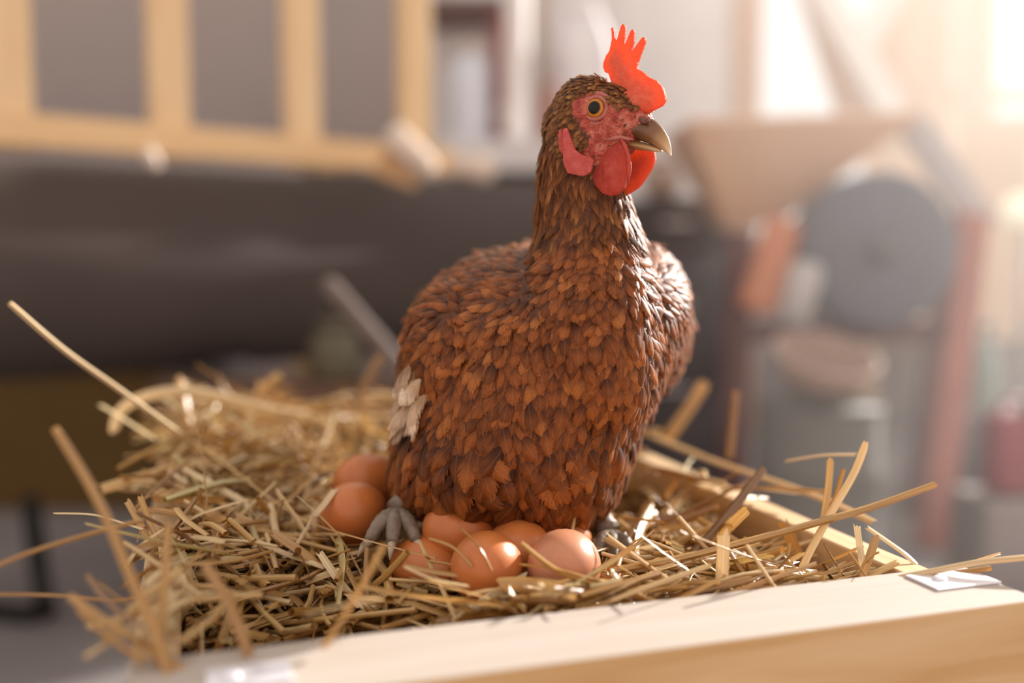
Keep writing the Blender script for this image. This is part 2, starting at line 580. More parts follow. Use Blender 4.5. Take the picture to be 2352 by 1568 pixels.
def bracket(u0, u1, v0, v1):
    o = board('corner_bracket', u0, u1, v0, v1, R, R + 0.0016, M['steel'], 0.0006)
    o['label'] = 'flat zinc corner plate with a screw'
    sb = bmesh.new()
    lathe(sb, [(0.0042, 0), (0.0042, 0.0008), (0.003, 0.0017), (0.0005, 0.002)], (0, 0, 0.0008), n=16)
    box(sb, (0, 0, 0.0027), (0.006, 0.0009, 0.0006))
    me = bpy.data.meshes.new('screw')
    sb.to_mesh(me)
    sb.free()
    me.materials.append(M['steel'])
    s = bpy.data.objects.new('screw', me)
    link(s, o)
    s.location = (-(u1 - u0) * 0.2, 0, 0)
bracket(BW - 0.047, BW - 0.001, 0.028, 0.056)
bracket(0.034, 0.072, 0.016, 0.040)

# the stand under the box, hidden behind it in the picture
M['bench'] = pine('bench_wood', (0.42, 0.28, 0.16), (0.33, 0.2, 0.11), 0)
stand = thing('low_bench', L(BW / 2, BD / 2, 0), 'low wooden bench that carries the straw box', 'bench')
bm = bmesh.new()
box(bm, L(BW / 2, BD / 2 + 0.02, R - BH - 0.016), (BW - 0.08, BD - 0.1, 0.032), ROT, 0.003)
obj('bench_top', bm, M['bench'], stand)
for du in (0.09, BW - 0.09):
    for dv in (0.14, BD - 0.10):
        bm = bmesh.new()
        z1 = R - BH - 0.032
        box(bm, L(du, dv, z1 / 2), (0.045, 0.045, z1), ROT, 0.003)
        obj('leg', bm, M['bench'], stand)

# ================================================================== HEN
hen_base = P(1190, 1215, 0.74)
hen = thing('hen', hen_base, 'brown hen with red comb sitting upright on eggs in the straw', 'hen')

def loft(bm, levels, shrink=0.004, n=40, kc=0.42):
    rings = []
    for (py, xl, xr, df, db) in levels:
        dc = df + (db - df) * kc
        c = P((xl + xr) / 2, py, dc)
        rx = max((xr - xl) / 2 * dc / F - shrink, 0.003)
        ring = []
        for k in range(n):
            a = 2 * math.pi * k / n
            ca, sa = math.cos(a), math.sin(a)
            e = 2.0 / 2.25
            x = math.copysign(abs(ca) ** e, ca) * rx
            y = math.copysign(abs(sa) ** e, sa)
            y = y * (db - dc) if sa > 0 else y * max(dc - df - shrink, 0.003)
            ring.append(bm.verts.new((c.x + x, c.y + y, c.z)))
        rings.append(ring)
    for a, b in zip(rings, rings[1:]):
        for k in range(n):
            bm.faces.new((a[k], a[(k + 1) % n], b[(k + 1) % n], b[k]))
    bm.faces.new(rings[0][::-1])
    bm.faces.new(rings[-1])

TORSO = [(1180, 1120, 1375, .700, .78), (1165, 1020, 1395, .680, .82), (1132, 925, 1412, .658, .86), (1090, 900, 1430, .640, .89),
         (1030, 900, 1452, .630, .91), (960, 908, 1485, .625, .93), (880, 920, 1522, .622, .94), (800, 938, 1560, .622, .95),
         (720, 962, 1582, .626, .96), (670, 985, 1582, .640, .96), (630, 1018, 1570, .655, .955), (602, 1055, 1545, .680, .95),
         (580, 1105, 1500, .710, .93), (568, 1180, 1430, .75, .88)]
NECK = [(930, 1200, 1490, .630, .80), (860, 1180, 1515, .620, .80), (780, 1172, 1525, .615, .80), (700, 1180, 1522, .617, .79), (640, 1195, 1510, .625, .78),
        (590, 1208, 1494, .635, .77), (545, 1219, 1482, .642, .755), (500, 1222, 1468, .645, .74), (450, 1225, 1452, .645, .725),
        (400, 1228, 1440, .642, .715), (350, 1233, 1420, .640, .71), (300, 1244, 1400, .638, .70), (260, 1258, 1390, .638, .695),
        (220, 1283, 1390, .642, .69), (192, 1318, 1390, .652, .68), (178, 1345, 1385, .66, .67)]

HA = math.radians(52)                         # how far the head is turned from the camera to the right
HF = Vector((math.sin(HA), -math.cos(HA), 0)) # beak direction
HR = Vector((-math.cos(HA), -math.sin(HA), 0))# the side of the head that is seen
HC = P(1400, 262, 0.652)
def S(px, py, r=0.0):
    return PL(px, py, HC + HR * r, HR)

bm = bmesh.new()
loft(bm, TORSO)
loft(bm, NECK, 0.003)
# shoulders and folded wings
ellipsoid(bm, P(1062, 840, 0.77), 0.046, 0.125, 0.070, Matrix.Rotation(math.radians(-8), 3, 'X'))
ellipsoid(bm, P(1490, 740, 0.80), 0.034, 0.12, 0.060, Matrix.Rotation(math.radians(-6), 3, 'X') @ Matrix.Rotation(math.radians(-10), 3, 'Z'))
# tail, rising behind the body
tb = P(1185, 720, 0.93)
tube(bm, [tb, tb + Vector((-0.02, 0.06, 0.008)), tb + Vector((-0.04, 0.13, 0.025))], [0.062, 0.05, 0.02], 16, flat=0.8)
# head
def ball(px, py, r, lat=0.0, sx=1.0):
    ellipsoid(bm, S(px, py, lat), r * sx, r, r, frame(HF))
ball(1352, 262, 0.0245)
ball(1335, 300, 0.026)
ball(1402, 262, 0.0185, 0, 1.2)
ball(1436, 272, 0.0150, 0, 1.2)
ball(1456, 281, 0.0112, 0, 1.2)
ball(1400, 312, 0.0175, 0, 1.3)
ball(1375, 345, 0.0205)
ball(1426, 325, 0.0098, 0, 1.3)
body_me = remeshed(bm, 0.0022, 5)

# face: bare red skin where the feathers stop
def facemask(p):
    q = p - HC
    a, z = q.dot(HF), q.z
    return a, z
FACE = [(1330, 226), (1352, 210), (1375, 207), (1395, 222), (1425, 238), (1505, 245), (1530, 280), (1500, 330), (1460, 360), (1425, 380), (1385, 385), (1350, 372), (1338, 352), (1360, 318), (1345, 292), (1326, 262)]
FACE2 = []
for (x, y) in FACE:
    q = S(x, y, 0.017) - HC
    FACE2.append((q.dot(HF), q.z))
def inpoly(a, z, poly):
    c = False
    j = len(poly) - 1
    for i in range(len(poly)):
        (xi, yi), (xj, yj) = poly[i], poly[j]
        if (yi > z) != (yj > z) and a < (xj - xi) * (z - yi) / (yj - yi) + xi:
            c = not c
        j = i
    return c
nv = len(body_me.vertices)
co = np.empty(nv * 3, 'f')
body_me.vertices.foreach_get('co', co)
co = co.reshape(-1, 3)
near = np.linalg.norm(co - np.array(HC), axis=1) < 0.07
mask = np.zeros(nv, 'f')
for i in np.nonzero(near)[0]:
    a, z = facemask(Vector(co[i]))
    if inpoly(a, z, FACE2):
        mask[i] = 1.0
att = body_me.attributes.new('skin', 'FLOAT', 'POINT')
att.data.foreach_set('value', mask)

def skin_mat():
    m = bpy.data.materials.new('hen_skin')
    m.use_nodes = True
    nt = m.node_tree
    b = nt.nodes['Principled BSDF']
    at = nt.nodes.new('ShaderNodeAttribute')
    at.attribute_name = 'skin'
    tc = nt.nodes.new('ShaderNodeTexCoord')
    n = nt.nodes.new('ShaderNodeTexNoise')
    n.inputs['Scale'].default_value = 170
    n.inputs['Detail'].default_value = 6
    nt.links.new(tc.outputs['Object'], n.inputs['Vector'])
    v = nt.nodes.new('ShaderNodeTexVoronoi')
    v.inputs['Scale'].default_value = 520
    nt.links.new(tc.outputs['Object'], v.inputs['Vector'])
    cr = ramp(nt, [(0.3, (0.22, 0.030, 0.020)), (0.5, (0.45, 0.080, 0.052)), (0.68, (0.58, 0.20, 0.14))])
    nt.links.new(n.outputs['Fac'], cr.inputs['Fac'])
    c = mixc(nt, at.outputs['Fac'], (0.10, 0.033, 0.012), cr.outputs['Color'])
    nt.links.new(c, b.inputs['Base Color'])
    b.inputs['Roughness'].default_value = 0.55
    b.inputs['Specular IOR Level'].default_value = 0.35
    bp = nt.nodes.new('ShaderNodeBump')
    bp.inputs['Strength'].default_value = 1.0
    bp.inputs['Distance'].default_value = 0.0022
    nt.links.new(mathn(nt, 'ADD', n.outputs['Fac'], mathn(nt, 'MULTIPLY', v.outputs['Distance'], 0.5)), bp.inputs['Height'])
    nt.links.new(bp.outputs['Normal'], b.inputs['Normal'])
    return m
M['skin'] = skin_mat()
bvh = BVHTree.FromPolygons([Vector(c) for c in co], [list(p.vertices) for p in body_me.polygons])
def hit(px, py):
    r = ray(px, py).normalized()
    loc, nrm, idx, dist = bvh.ray_cast(CAMP, r)
    return loc, nrm

# --- surface samples for the plumage (taken before the mesh is moved into its parent's frame)
tri = []
for p in body_me.polygons:
    v = p.vertices
    for k in range(1, len(v) - 1):
        tri.append((v[0], v[k], v[k + 1]))
tri = np.array(tri)
A, B, C = co[tri[:, 0]], co[tri[:, 1]], co[tri[:, 2]]
cr_ = np.cross(B - A, C - A)
area = np.linalg.norm(cr_, axis=1) / 2
fn = cr_ / (2 * area[:, None] + 1e-12)
vn = np.empty(nv * 3, 'f')
body_me.vertices.foreach_get('normal', vn)
vn = vn.reshape(-1, 3)
eye_hit, eye_n = hit(1367, 248)
obj('body', body_me, M['skin'], hen, True)

def feather_shape(L_, W_, curl, tipround, seed, nl=7, nw=4, ragged=0.0):
    """one vane, root at the origin, lying along +x, outer face +z; returns verts, quads, uvs per vert"""
    rr = random.Random(seed)
    vs, uv_ = [], []
    for i in range(nl):
        t = i / (nl - 1)
        if tipround:
            w = (0.32 + 0.68 * math.sin(min(t / 0.62, 1) * math.pi / 2)) if t < 0.62 else math.sqrt(max(0.0, 1 - ((t - 0.62) / 0.40) ** 2))
        else:
            w = (0.45 + 0.55 * math.sin(min(t / 0.4, 1) * math.pi / 2)) if t < 0.4 else max(0.06, (1 - (t - 0.4) / 0.62) ** 0.8)
        for k in range(nw):
            s = k / (nw - 1) * 2 - 1
            x = L_ * (t - 0.05 * abs(s) * (1 if t > 0.6 else 0)) + rr.uniform(-1, 1) * ragged * L_ * (0.5 if t > 0.85 else 0.1)
            y = s * w * W_ / 2
            z = curl * L_ * (math.sin(t * math.pi * 0.9)) - 0.16 * W_ * s * s
            vs.append((x, y, z))
            uv_.append(((s + 1) / 2, t))
    q = []
    for i in range(nl - 1):
        for k in range(nw - 1):
            q.append((i * nw + k, (i + 1) * nw + k, (i + 1) * nw + k + 1, i * nw + k + 1))
    return np.array(vs, 'f'), np.array(q), np.array(uv_, 'f')

KIND = {
    'head':   [feather_shape(1, .50, .06, True, i, 5, 3, .10) for i in range(3)],
    'hackle': [feather_shape(1, .32, .04, False, 10 + i, 6, 3, .05) for i in range(3)],
    'body':   [feather_shape(1, .42 + .05 * i, .045, True, 20 + i, 7, 5, .03) for i in range(4)],
    'wing':   [feather_shape(1, .42 + .04 * i, .035, True, 30 + i, 7, 5, .02) for i in range(3)],
    'fluff':  [feather_shape(1, .50, .09, True, 40 + i, 7, 5, .10) for i in range(4)],
}
N_C = 110000
pick = rng.choice(len(tri), N_C, p=area / area.sum())
r1, r2 = np.sqrt(rng.random(N_C)), rng.random(N_C)
pts = A[pick] * (1 - r1)[:, None] + B[pick] * (r1 * (1 - r2))[:, None] + C[pick] * (r1 * r2)[:, None]
nrm = vn[tri[pick, 0]]
msk = mask[tri[pick, 0]]
hc = np.array(HC)
# head-heavy extra candidates
extra = np.nonzero(np.linalg.norm(pts - hc, axis=1) < 0.09)[0]
Z_NECK = P(1300, 560, 0.66).z
Z_HEAD = P(1340, 300, 0.66).z
Z_LOW = P(1200, 1020, 0.66).z
neck_axis = P(1345, 500, 0.69)
feathers = []                # (kind, variant, matrix3x3, pos, length, material, projected size)
cells = {}
CS = 0.012
def ok(p, rad):
    k = (int(p[0] / CS), int(p[1] / CS), int(p[2] / CS))
    for i in (-1, 0, 1):
        for j in (-1, 0, 1):
            for l in (-1, 0, 1):
                for (q, rq) in cells.get((k[0] + i, k[1] + j, k[2] + l), ()):
                    d2 = (p[0] - q[0]) ** 2 + (p[1] - q[1]) ** 2 + (p[2] - q[2]) ** 2
                    m_ = min(rad, rq)
                    if d2 < m_ * m_:
                        return False
    cells.setdefault(k, []).append((p, rad))
    return True
patch = hit(952, 912)[0]
for i in range(N_C):
    p = pts[i]
    n = Vector(nrm[i])
    pv = Vector(p)
    if msk[i] > 0.5 and (random.random() > 0.10 or (Vector(p) - eye_hit).length < 0.016):
        continue
    ppx, ppy, pd = PX(pv)
    dh = (pv - HC).length
    back = Vector((-0.30, 0.95, 0))
    sidew = -1 if pv.x < P(1330, 800, .7).x else 1
    inneck = pv.z > Z_NECK and pv.y < 0.79 and abs(pv.x - neck_axis.x) < 0.075
    if pv.z > Z_HEAD and inneck or dh < 0.043:
        kind, ln, sp, lift = 'head', random.uniform(.0055, .0085), .0019, 9
        flow = -HF * 0.8 + Vector((0, 0, -0.9))
        mt = 'head_feather'
        if msk[i] > 0.5:
            ln, sp = random.uniform(.0022, .0036), .0030
    elif inneck:
        t = (Z_HEAD - pv.z) / (Z_HEAD - Z_NECK)
        kind, ln, sp, lift = 'hackle', random.uniform(.010, .014) + .010 * t, .0024 + .0014 * t, 5
        flow = Vector((0.0, 0.12, -1)) - HF * 0.15 * (1 - t)
        mt = 'hackle'
    else:
        flow = Vector((0, 0, -1.0)) + back * 0.35
        front = n.dot(Vector((0.05, -1, 0)))
        if n.z > 0.45 and pv.z > P(1200, 700, .75).z:
            flow = back + Vector((0, 0, -0.3))
        low = (Z_LOW - pv.z) / 0.05
        if low > 0 and front > -0.3:
            kind, ln, sp, lift = 'fluff', random.uniform(.022, .032), .0058, 10
            mt = 'feather'
            flow = Vector((0, 0.2, -1.0)) + Vector((random.uniform(-.6, .6), 0, random.uniform(-.2, .5)))
        elif front < 0.62 and pv.z > Z_LOW:
            kind, ln, sp, lift = 'wing', random.uniform(.015, .022), .0045, 5
            flow = back * 1.0 + Vector((0, 0, -0.75))
            mt = 'feather'
        else:
            t = min(1, max(0, (Z_NECK - pv.z) / 0.10))
            kind, ln, sp, lift = 'body', random.uniform(.013, .019) + .006 * t, .0032 + .0011 * t, 5.0
            mt = 'feather'
            flow = Vector((0.0, 0.2, -1.0)) + Vector((-0.12 + random.uniform(-.22, .22), 0, 0))
        if pd > 0.84:
            sp *= 1.5
            ln *= 1.3
        if (pv - patch).length < 0.021:
            mt, kind, ln, lift = 'pale_feather', 'fluff', random.uniform(.020, .032), 20
            flow = Vector((-0.3, 0.1, -1)) + Vector((random.uniform(-.7, .7), 0, random.uniform(-.3, .6)))
    flow = flow - n * flow.dot(n)
    if flow.length < 1e-4:
        continue
    if not ok(p, sp):
        continue
    flow.normalize()
    flow = (flow + flow.cross(n) * random.gauss(0, 0.26)).normalized()
    lf = math.radians(lift + random.gauss(0, 2.0 + lift * 0.15) + (random.random() < 0.04) * random.uniform(5, 14))
    xax = (flow * math.cos(lf) + n * math.sin(lf)).normalized()
    yax = n.cross(xax).normalized()
    yax = (yax + n * random.gauss(0, 0.08)).normalized()
    zax = xax.cross(yax)
    M3 = np.array((xax, yax, zax)).T
    pos = p - np.array(n) * (0.03 * ln) - np.array(flow) * (0.3 * ln)
    facing = max(0.0, -n.dot(ray(ppx, ppy).normalized()))
    vis = facing > 0.25 and pd < 0.80 and 880 < ppx < 1600
    size = ln * ln * (F / pd) ** 2 * facing if vis and kind in ('body', 'wing', 'fluff') else 0.0
    feathers.append((kind, random.randrange(len(KIND[kind])), M3, pos, ln, mt, size))

def joined(name, lst, material, parent):
    V_, Q_, T_ = [], [], []
    off = 0
    for (kind, v, M3, pos, ln, mt, size) in lst:
        vs, q, t = KIND[kind][v]
        V_.append((vs * ln) @ M3.T + pos)
        Q_.append(q + off)
        T_.append(t)
        off += len(vs)
    V_, Q_, T_ = np.concatenate(V_), np.concatenate(Q_), np.concatenate(T_)
    return quads(name, V_, Q_, T_, material, parent)

def quads(name, V_, Q_, T_, material, parent=None):
    me = bpy.data.meshes.new(name)
    me.vertices.add(len(V_))
    me.vertices.foreach_set('co', V_.astype('f').ravel())
    nq = len(Q_)
    me.loops.add(nq * 4)
    me.loops.foreach_set('vertex_index', Q_.astype('i').ravel())
    me.polygons.add(nq)
    me.polygons.foreach_set('loop_start', np.arange(nq, dtype='i') * 4)
    me.polygons.foreach_set('loop_total', np.full(nq, 4, 'i'))
    me.polygons.foreach_set('use_smooth', np.ones(nq, bool))
    me.update(calc_edges=True)
    ul = me.uv_layers.new(name='UVMap')
    ul.data.foreach_set('uv', T_[Q_.ravel()].astype('f').ravel())
    me.validate()
    return obj(name, me, material, parent, True)

order = sorted(range(len(feathers)), key=lambda i: -feathers[i][6])
single = [i for i in order[:300] if feathers[i][6] > 0]
sset = set(single)
rest = [f for i, f in enumerate(feathers) if i not in sset]
for nm, mts in (('plumage', ('feather',)), ('neck_hackle', ('hackle',)), ('head_plumage', ('head_feather',)), ('pale_fluff', ('pale_feather',))):
    sub = [f for f in rest if f[5] in mts]
    if sub:
        tag(joined(nm, sub, M[mts[0]], hen), kind='stuff')
vane = {}
for i in single:
    kind, v, M3, pos, ln, mt, size = feathers[i]
    key = (kind, v, mt)
    if key not in vane:
        vs, q, t = KIND[kind][v]
        me = bpy.data.meshes.new('feather')
        me.from_pydata(vs.tolist(), [], q.tolist())
        ul = me.uv_layers.new(name='UVMap')
        ul.data.foreach_set('uv', t[np.array([l.vertex_index for l in me.loops])].ravel())
        me.polygons.foreach_set('use_smooth', [True] * len(me.polygons))
        me.materials.append(M[mt])
        vane[key] = me
    o = bpy.data.objects.new('feather', vane[key])
    link(o, hen)
    m4 = Matrix(M3.tolist()).to_4x4()
    o.matrix_local = Matrix.Translation(Vector(pos) - hen_base) @ m4 @ Matrix.Scale(ln, 4)
print('feathers', len(feathers))

# tail fan behind the body
tail_me = None
for k in range(11):
    f_ = (k - 5) / 5.0
    vs, q, t = KIND['wing'][0]
    if tail_me is None:
        tail_me = bpy.data.meshes.new('tail_feather')
        tail_me.from_pydata(vs.tolist(), [], q.tolist())
        ul = tail_me.uv_layers.new(name='UVMap')
        ul.data.foreach_set('uv', t[np.array([l.vertex_index for l in tail_me.loops])].ravel())
        tail_me.polygons.foreach_set('use_smooth', [True] * len(tail_me.polygons))
        tail_me.materials.append(M['feather'])
    xa = Vector((-0.28 + 0.34 * f_, 0.95, 0.26 - 0.16 * abs(f_))).normalized()
    ya = Vector((1, 0.25, -0.9 * f_))
    ya = (ya - xa * ya.dot(xa)).normalized()
    if xa.cross(ya).z < 0:
        ya = -ya
    o = bpy.data.objects.new('tail_feather', tail_me)
    link(o, hen)
    m4 = Matrix((xa, ya, xa.cross(ya))).transposed().to_4x4()
    pos = tb + Vector((-0.022 + 0.022 * f_, 0.07, 0.014 - 0.012 * abs(f_)))
    o.matrix_local = Matrix.Translation(pos - hen_base) @ m4 @ Matrix.Scale(0.115, 4)

# --- comb, wattles, lobes: fleshy slabs with real thickness
def slab(name, px_outline, p0, n, thick, material, voxel=0.0008, smooth=4, warp=None, blobs=()):
    n = n.normalized()
    b = bmesh.new()
    o2 = [PL(x, y, p0, n) for (x, y) in px_outline]
    f1 = b.faces.new([b.verts.new(q - n * thick / 2) for q in o2])
    ex = bmesh.ops.extrude_face_region(b, geom=[f1])
    bmesh.ops.translate(b, vec=n * thick, verts=[v for v in ex['geom'] if isinstance(v, bmesh.types.BMVert)])
    bmesh.ops.triangulate(b, faces=b.faces)
    for (x, y, r, k) in blobs:
        ellipsoid(b, PL(x, y, p0, n), r * k, r, r, frame(n), 14, 8)
    me = remeshed(b, voxel, smooth, 0.6)
    edge = [(a_, b_) for a_, b_ in zip(o2, o2[1:] + o2[:1])]
    th = []
    for v in me.vertices:
        best = 1.0
        for a_, b_ in edge:
            ab = b_ - a_
            k_ = max(0.0, min(1.0, (v.co - a_).dot(ab) / max(ab.dot(ab), 1e-12)))
            best = min(best, (a_ + ab * k_ - v.co).length)
        th.append(max(0.0, 1.0 - best / 0.009))
    me.attributes.new('thin', 'FLOAT', 'POINT').data.foreach_set('value', th)
    if warp:
        for v in me.vertices:
            v.co += n * warp(v.co)
    return obj(name, me, material, hen, True)

COMB = [(1507, 252), (1521, 243), (1528, 230), (1527, 216), (1521.5, 199), (1510, 185), (1497, 180), (1489, 172), (1481, 165), (1470, 160), (1472, 145),
        (1480, 122), (1488, 98), (1489, 89), (1484, 87), (1470, 107), (1453, 131), (1463, 98), (1465, 75), (1462, 70), (1457, 73), (1447, 96), (1440, 110),
        (1442.5, 66), (1440, 57.5), (1435, 57), (1431, 63), (1424, 82), (1419, 95), (1412, 86), (1409, 70), (1405, 61), (1401, 64), (1404, 88), (1395, 116),
        (1385, 124), (1378, 137), (1375, 151), (1381, 164), (1393, 168), (1399, 182), (1410, 205), (1424, 222), (1440, 240), (1467, 252), (1492, 258)]
def comb_warp(c):
    q = c - HC
    a = q.dot(HF)
    return 0.0035 * math.sin((a - 0.005) * 95) - 0.004 * max(0, (-a + 0.004) * 60)
slab('comb', COMB, HC, HR, 0.0036, M['comb'], 0.0006, 3, comb_warp,
     blobs=[(1425, 215, .0055, 1.0), (1445, 232, .0065, 1.0), (1468, 240, .0065, 1.0), (1412, 195, .004, 1.0), (1490, 245, .005, 1.0)])
W1 = [(1378, 357), (1364, 377), (1360, 400), (1369, 426), (1386, 445), (1404, 451), (1421, 446), (1435, 432), (1444, 403), (1445, 369), (1440, 340), (1426, 325), (1404, 338)]
W2 = [(1445, 352), (1478, 338), (1504, 343), (1506, 366), (1501, 383), (1481, 415), (1467, 432), (1440, 449), (1428, 440), (1420, 410), (1420, 365)]
slab('wattle', W1, HC + HR * 0.012, HR + Vector((-0.1, -0.25, 0)), 0.0050, M['wattle'], 0.0008, 6, None, blobs=[(1402, 400, .006, .8), (1410, 430, .005, .8)])
slab('wattle', W2, HC - HR * 0.011, HR + Vector((-0.05, -0.35, 0)), 0.0040, M['wattle'], 0.0009, 6)
EAR = [(1293, 297), (1303, 293), (1312, 318), (1322, 344), (1338, 356), (1354, 360), (1366, 368), (1357, 397), (1340, 406), (1304, 398), (1295, 376), (1292, 335)]
EAR2 = [(1284, 300), (1291, 296), (1297, 315), (1298, 345), (1294, 357), (1286, 346), (1283, 322)]
h0, n0 = hit(1326, 360)
slab('ear_lobe', EAR, h0 + n0 * 0.0045, n0 + Vector((-0.25, -0.6, 0)), 0.0055, M['lobe'], 0.0008, 5)
h1, n1 = hit(1290, 325)
slab('ear_lobe', EAR2, h1 + n1 * 0.003, n1 + Vector((-0.1, -0.8, 0)), 0.004, M['lobe'], 0.0007, 3)

# --- eye
gaze = (HR * 0.9 + Vector((0, -1, 0)) * 0.45 + eye_n * 0.4).normalized()
def eye_mat():
    m = bpy.data.materials.new('hen_eye')
    m.use_nodes = True
    nt = m.node_tree
    b = nt.nodes['Principled BSDF']
    tc = nt.nodes.new('ShaderNodeTexCoord')
    sx = nt.nodes.new('ShaderNodeSeparateXYZ')
    nt.links.new(tc.outputs['Object'], sx.inputs[0])
    rad = mathn(nt, 'SQRT', mathn(nt, 'ADD', mathn(nt, 'POWER', sx.outputs['X'], 2.0), mathn(nt, 'POWER', sx.outputs['Y'], 2.0)))
    cr = ramp(nt, [(0.0, (0.004, 0.004, 0.004)), (0.38, (0.004, 0.004, 0.004)), (0.41, (0.26, 0.08, 0.012)), (0.48, (0.58, 0.23, 0.025)), (0.57, (0.46, 0.15, 0.012)), (0.63, (0.04, 0.012, 0.004)), (1.0, (0.05, 0.015, 0.005))])
    nt.links.new(mathn(nt, 'MULTIPLY', rad, 100.0), cr.inputs['Fac'])
    nt.links.new(cr.outputs['Color'], b.inputs['Base Color'])
    b.inputs['Roughness'].default_value = 0.06
    b.inputs['Specular IOR Level'].default_value = 0.3
    return m
M['eye'] = eye_mat()
bm = bmesh.new()
bmesh.ops.create_uvsphere(bm, u_segments=32, v_segments=20, radius=0.0088)
me = bpy.data.meshes.new('eye')
bm.to_mesh(me)
bm.free()
me.materials.append(M['eye'])
me.polygons.foreach_set('use_smooth', [True] * len(me.polygons))
eye = bpy.data.objects.new('eye', me)
link(eye, hen)
ec = eye_hit - gaze * 0.0060
eye.location = ec - hen_base
eye.rotation_euler = gaze.to_track_quat('Z', 'Y').to_euler()
for nm, rad, tr, dz in (('eyelid', 0.0072, 0.0013, 0.0056), ('eyelid', 0.0096, 0.0017, 0.0034)):
    bm = bmesh.new()
    rt = gaze.to_track_quat('Z', 'Y').to_matrix()
    ringpts = []
    for k in range(29):
        a = 2 * math.pi * k / 28
        v = Vector((math.cos(a) * rad * 1.06, math.sin(a) * rad * 0.98, dz))
        ringpts.append(ec + rt @ v)
    tube(bm, ringpts, tr, 8, cap=False)
    obj(nm, bm, M['lid'], hen, True)

# --- beak
def beak_mat():
    m = bpy.data.materials.new('beak_horn')
    m.use_nodes = True
    nt = m.node_tree
    b = nt.nodes['Principled BSDF']
    at = nt.nodes.new('ShaderNodeAttribute')
    at.attribute_name = 'along'
    cr = ramp(nt, [(0.0, (0.30, 0.13, 0.075)), (0.25, (0.12, 0.05, 0.022)), (0.5, (0.20, 0.09, 0.035)), (0.72, (0.46, 0.27, 0.12)), (0.92, (0.68, 0.52, 0.33)), (1.0, (0.85, 0.74, 0.6))])
    nt.links.new(at.outputs['Fac'], cr.inputs['Fac'])
    nt.links.new(cr.outputs['Color'], b.inputs['Base Color'])
    b.inputs['Roughness'].default_value = 0.32
    b.inputs['Subsurface Weight'].default_value = 0.15
    b.inputs['Subsurface Radius'].default_value = (0.003, 0.0015, 0.0008)
    return m
M['beak'] = beak_mat()
def mandible(name, tops, bots, widths, k0=0.0, k1=1.0):
    b = bmesh.new()
    lay = b.verts.layers.float.new('along')
    n = 20
    tops = np.array(tops, float)
    bots = np.array(bots, float)
    widths = np.array(widths, float)
    m_ = 14
    ts = np.linspace(0, len(tops) - 1, m_)
    ip = lambda arr: np.array([np.interp(ts, range(len(arr)), arr[:, j]) for j in range(2)]).T
    T2, B2 = ip(tops), ip(bots)
    W2_ = np.interp(ts, range(len(widths)), widths)
    rings = []
    for i in range(m_):
        pt, pb = S(*T2[i]), S(*B2[i])
        c, h = (pt + pb) / 2, (pt - pb) / 2
        ring = []
        for k in range(n):
            a = 2 * math.pi * k / n
            sa, ca = math.sin(a), math.cos(a)
            wv = W2_[i] / 1000 * ca * (1.0 if sa < 0 else (1 - 0.35 * sa))
            v = b.verts.new(c + h * sa + HR * wv)
            v[lay] = k0 + (k1 - k0) * i / (m_ - 1)
            ring.append(v)
        rings.append(ring)
    for a, c in zip(rings, rings[1:]):
        for k in range(n):
            b.faces.new((a[k], a[(k + 1) % n], c[(k + 1) % n], c[k]))
    b.faces.new(rings[0][::-1])
    b.faces.new(rings[-1])
    return obj(name, b, M['beak'], hen, True)
mandible('upper_beak', [(1462, 272), (1484, 268), (1505, 275), (1521, 292), (1534, 312), (1541, 335), (1542, 352)],
         [(1430, 318), (1456, 320), (1478, 325), (1498, 333), (1514, 341), (1530, 349), (1541, 358)], [9.0, 9.2, 8.4, 6.8, 4.9, 2.7, .8])
mandible('lower_beak', [(1436, 320), (1460, 322), (1484, 328), (1504, 335), (1519, 343)],
         [(1438, 341), (1464, 345), (1486, 347), (1505, 349), (1520, 349)], [8.6, 8.4, 7.2, 5.0, 1.8], 0.45, 0.9)
# nostril flap and slit
M['nostril'] = mat('nostril_skin', (0.13, 0.055, 0.04), 0.7, 0.2, var=(0.22, 0.10, 0.075), scale=300)
nh = S(1479, 276, 0.0072)
bm = bmesh.new()
ellipsoid(bm, nh, 0.0046, 0.0016, 0.0022, frame(HF - Vector((0, 0, 0.35)), HR), 16, 10)
obj('nostril', bm, M['nostril'], hen, True)
# corner of the mouth: pale fold
bm = bmesh.new()
tube(bm, [S(1392, 322, .0150), S(1408, 318, .0150), S(1424, 315, .0130), S(1440, 318, .0105), S(1455, 320, .0085)], [.0006, .0013, .0015, .0012, .0005], 8)
obj('mouth_fold', bm, M['lid'], hen, True)
bm = bmesh.new()
tube(bm, [S(1426, 318, .0130), S(1436, 336, .0125), S(1444, 360, .0140), S(1446, 390, .0150), S(1441, 425, .0145)], [.001, .0016, .0015, .0015, .0006], 8)
obj('wattle_fold', bm, M['wattle'], hen, True)

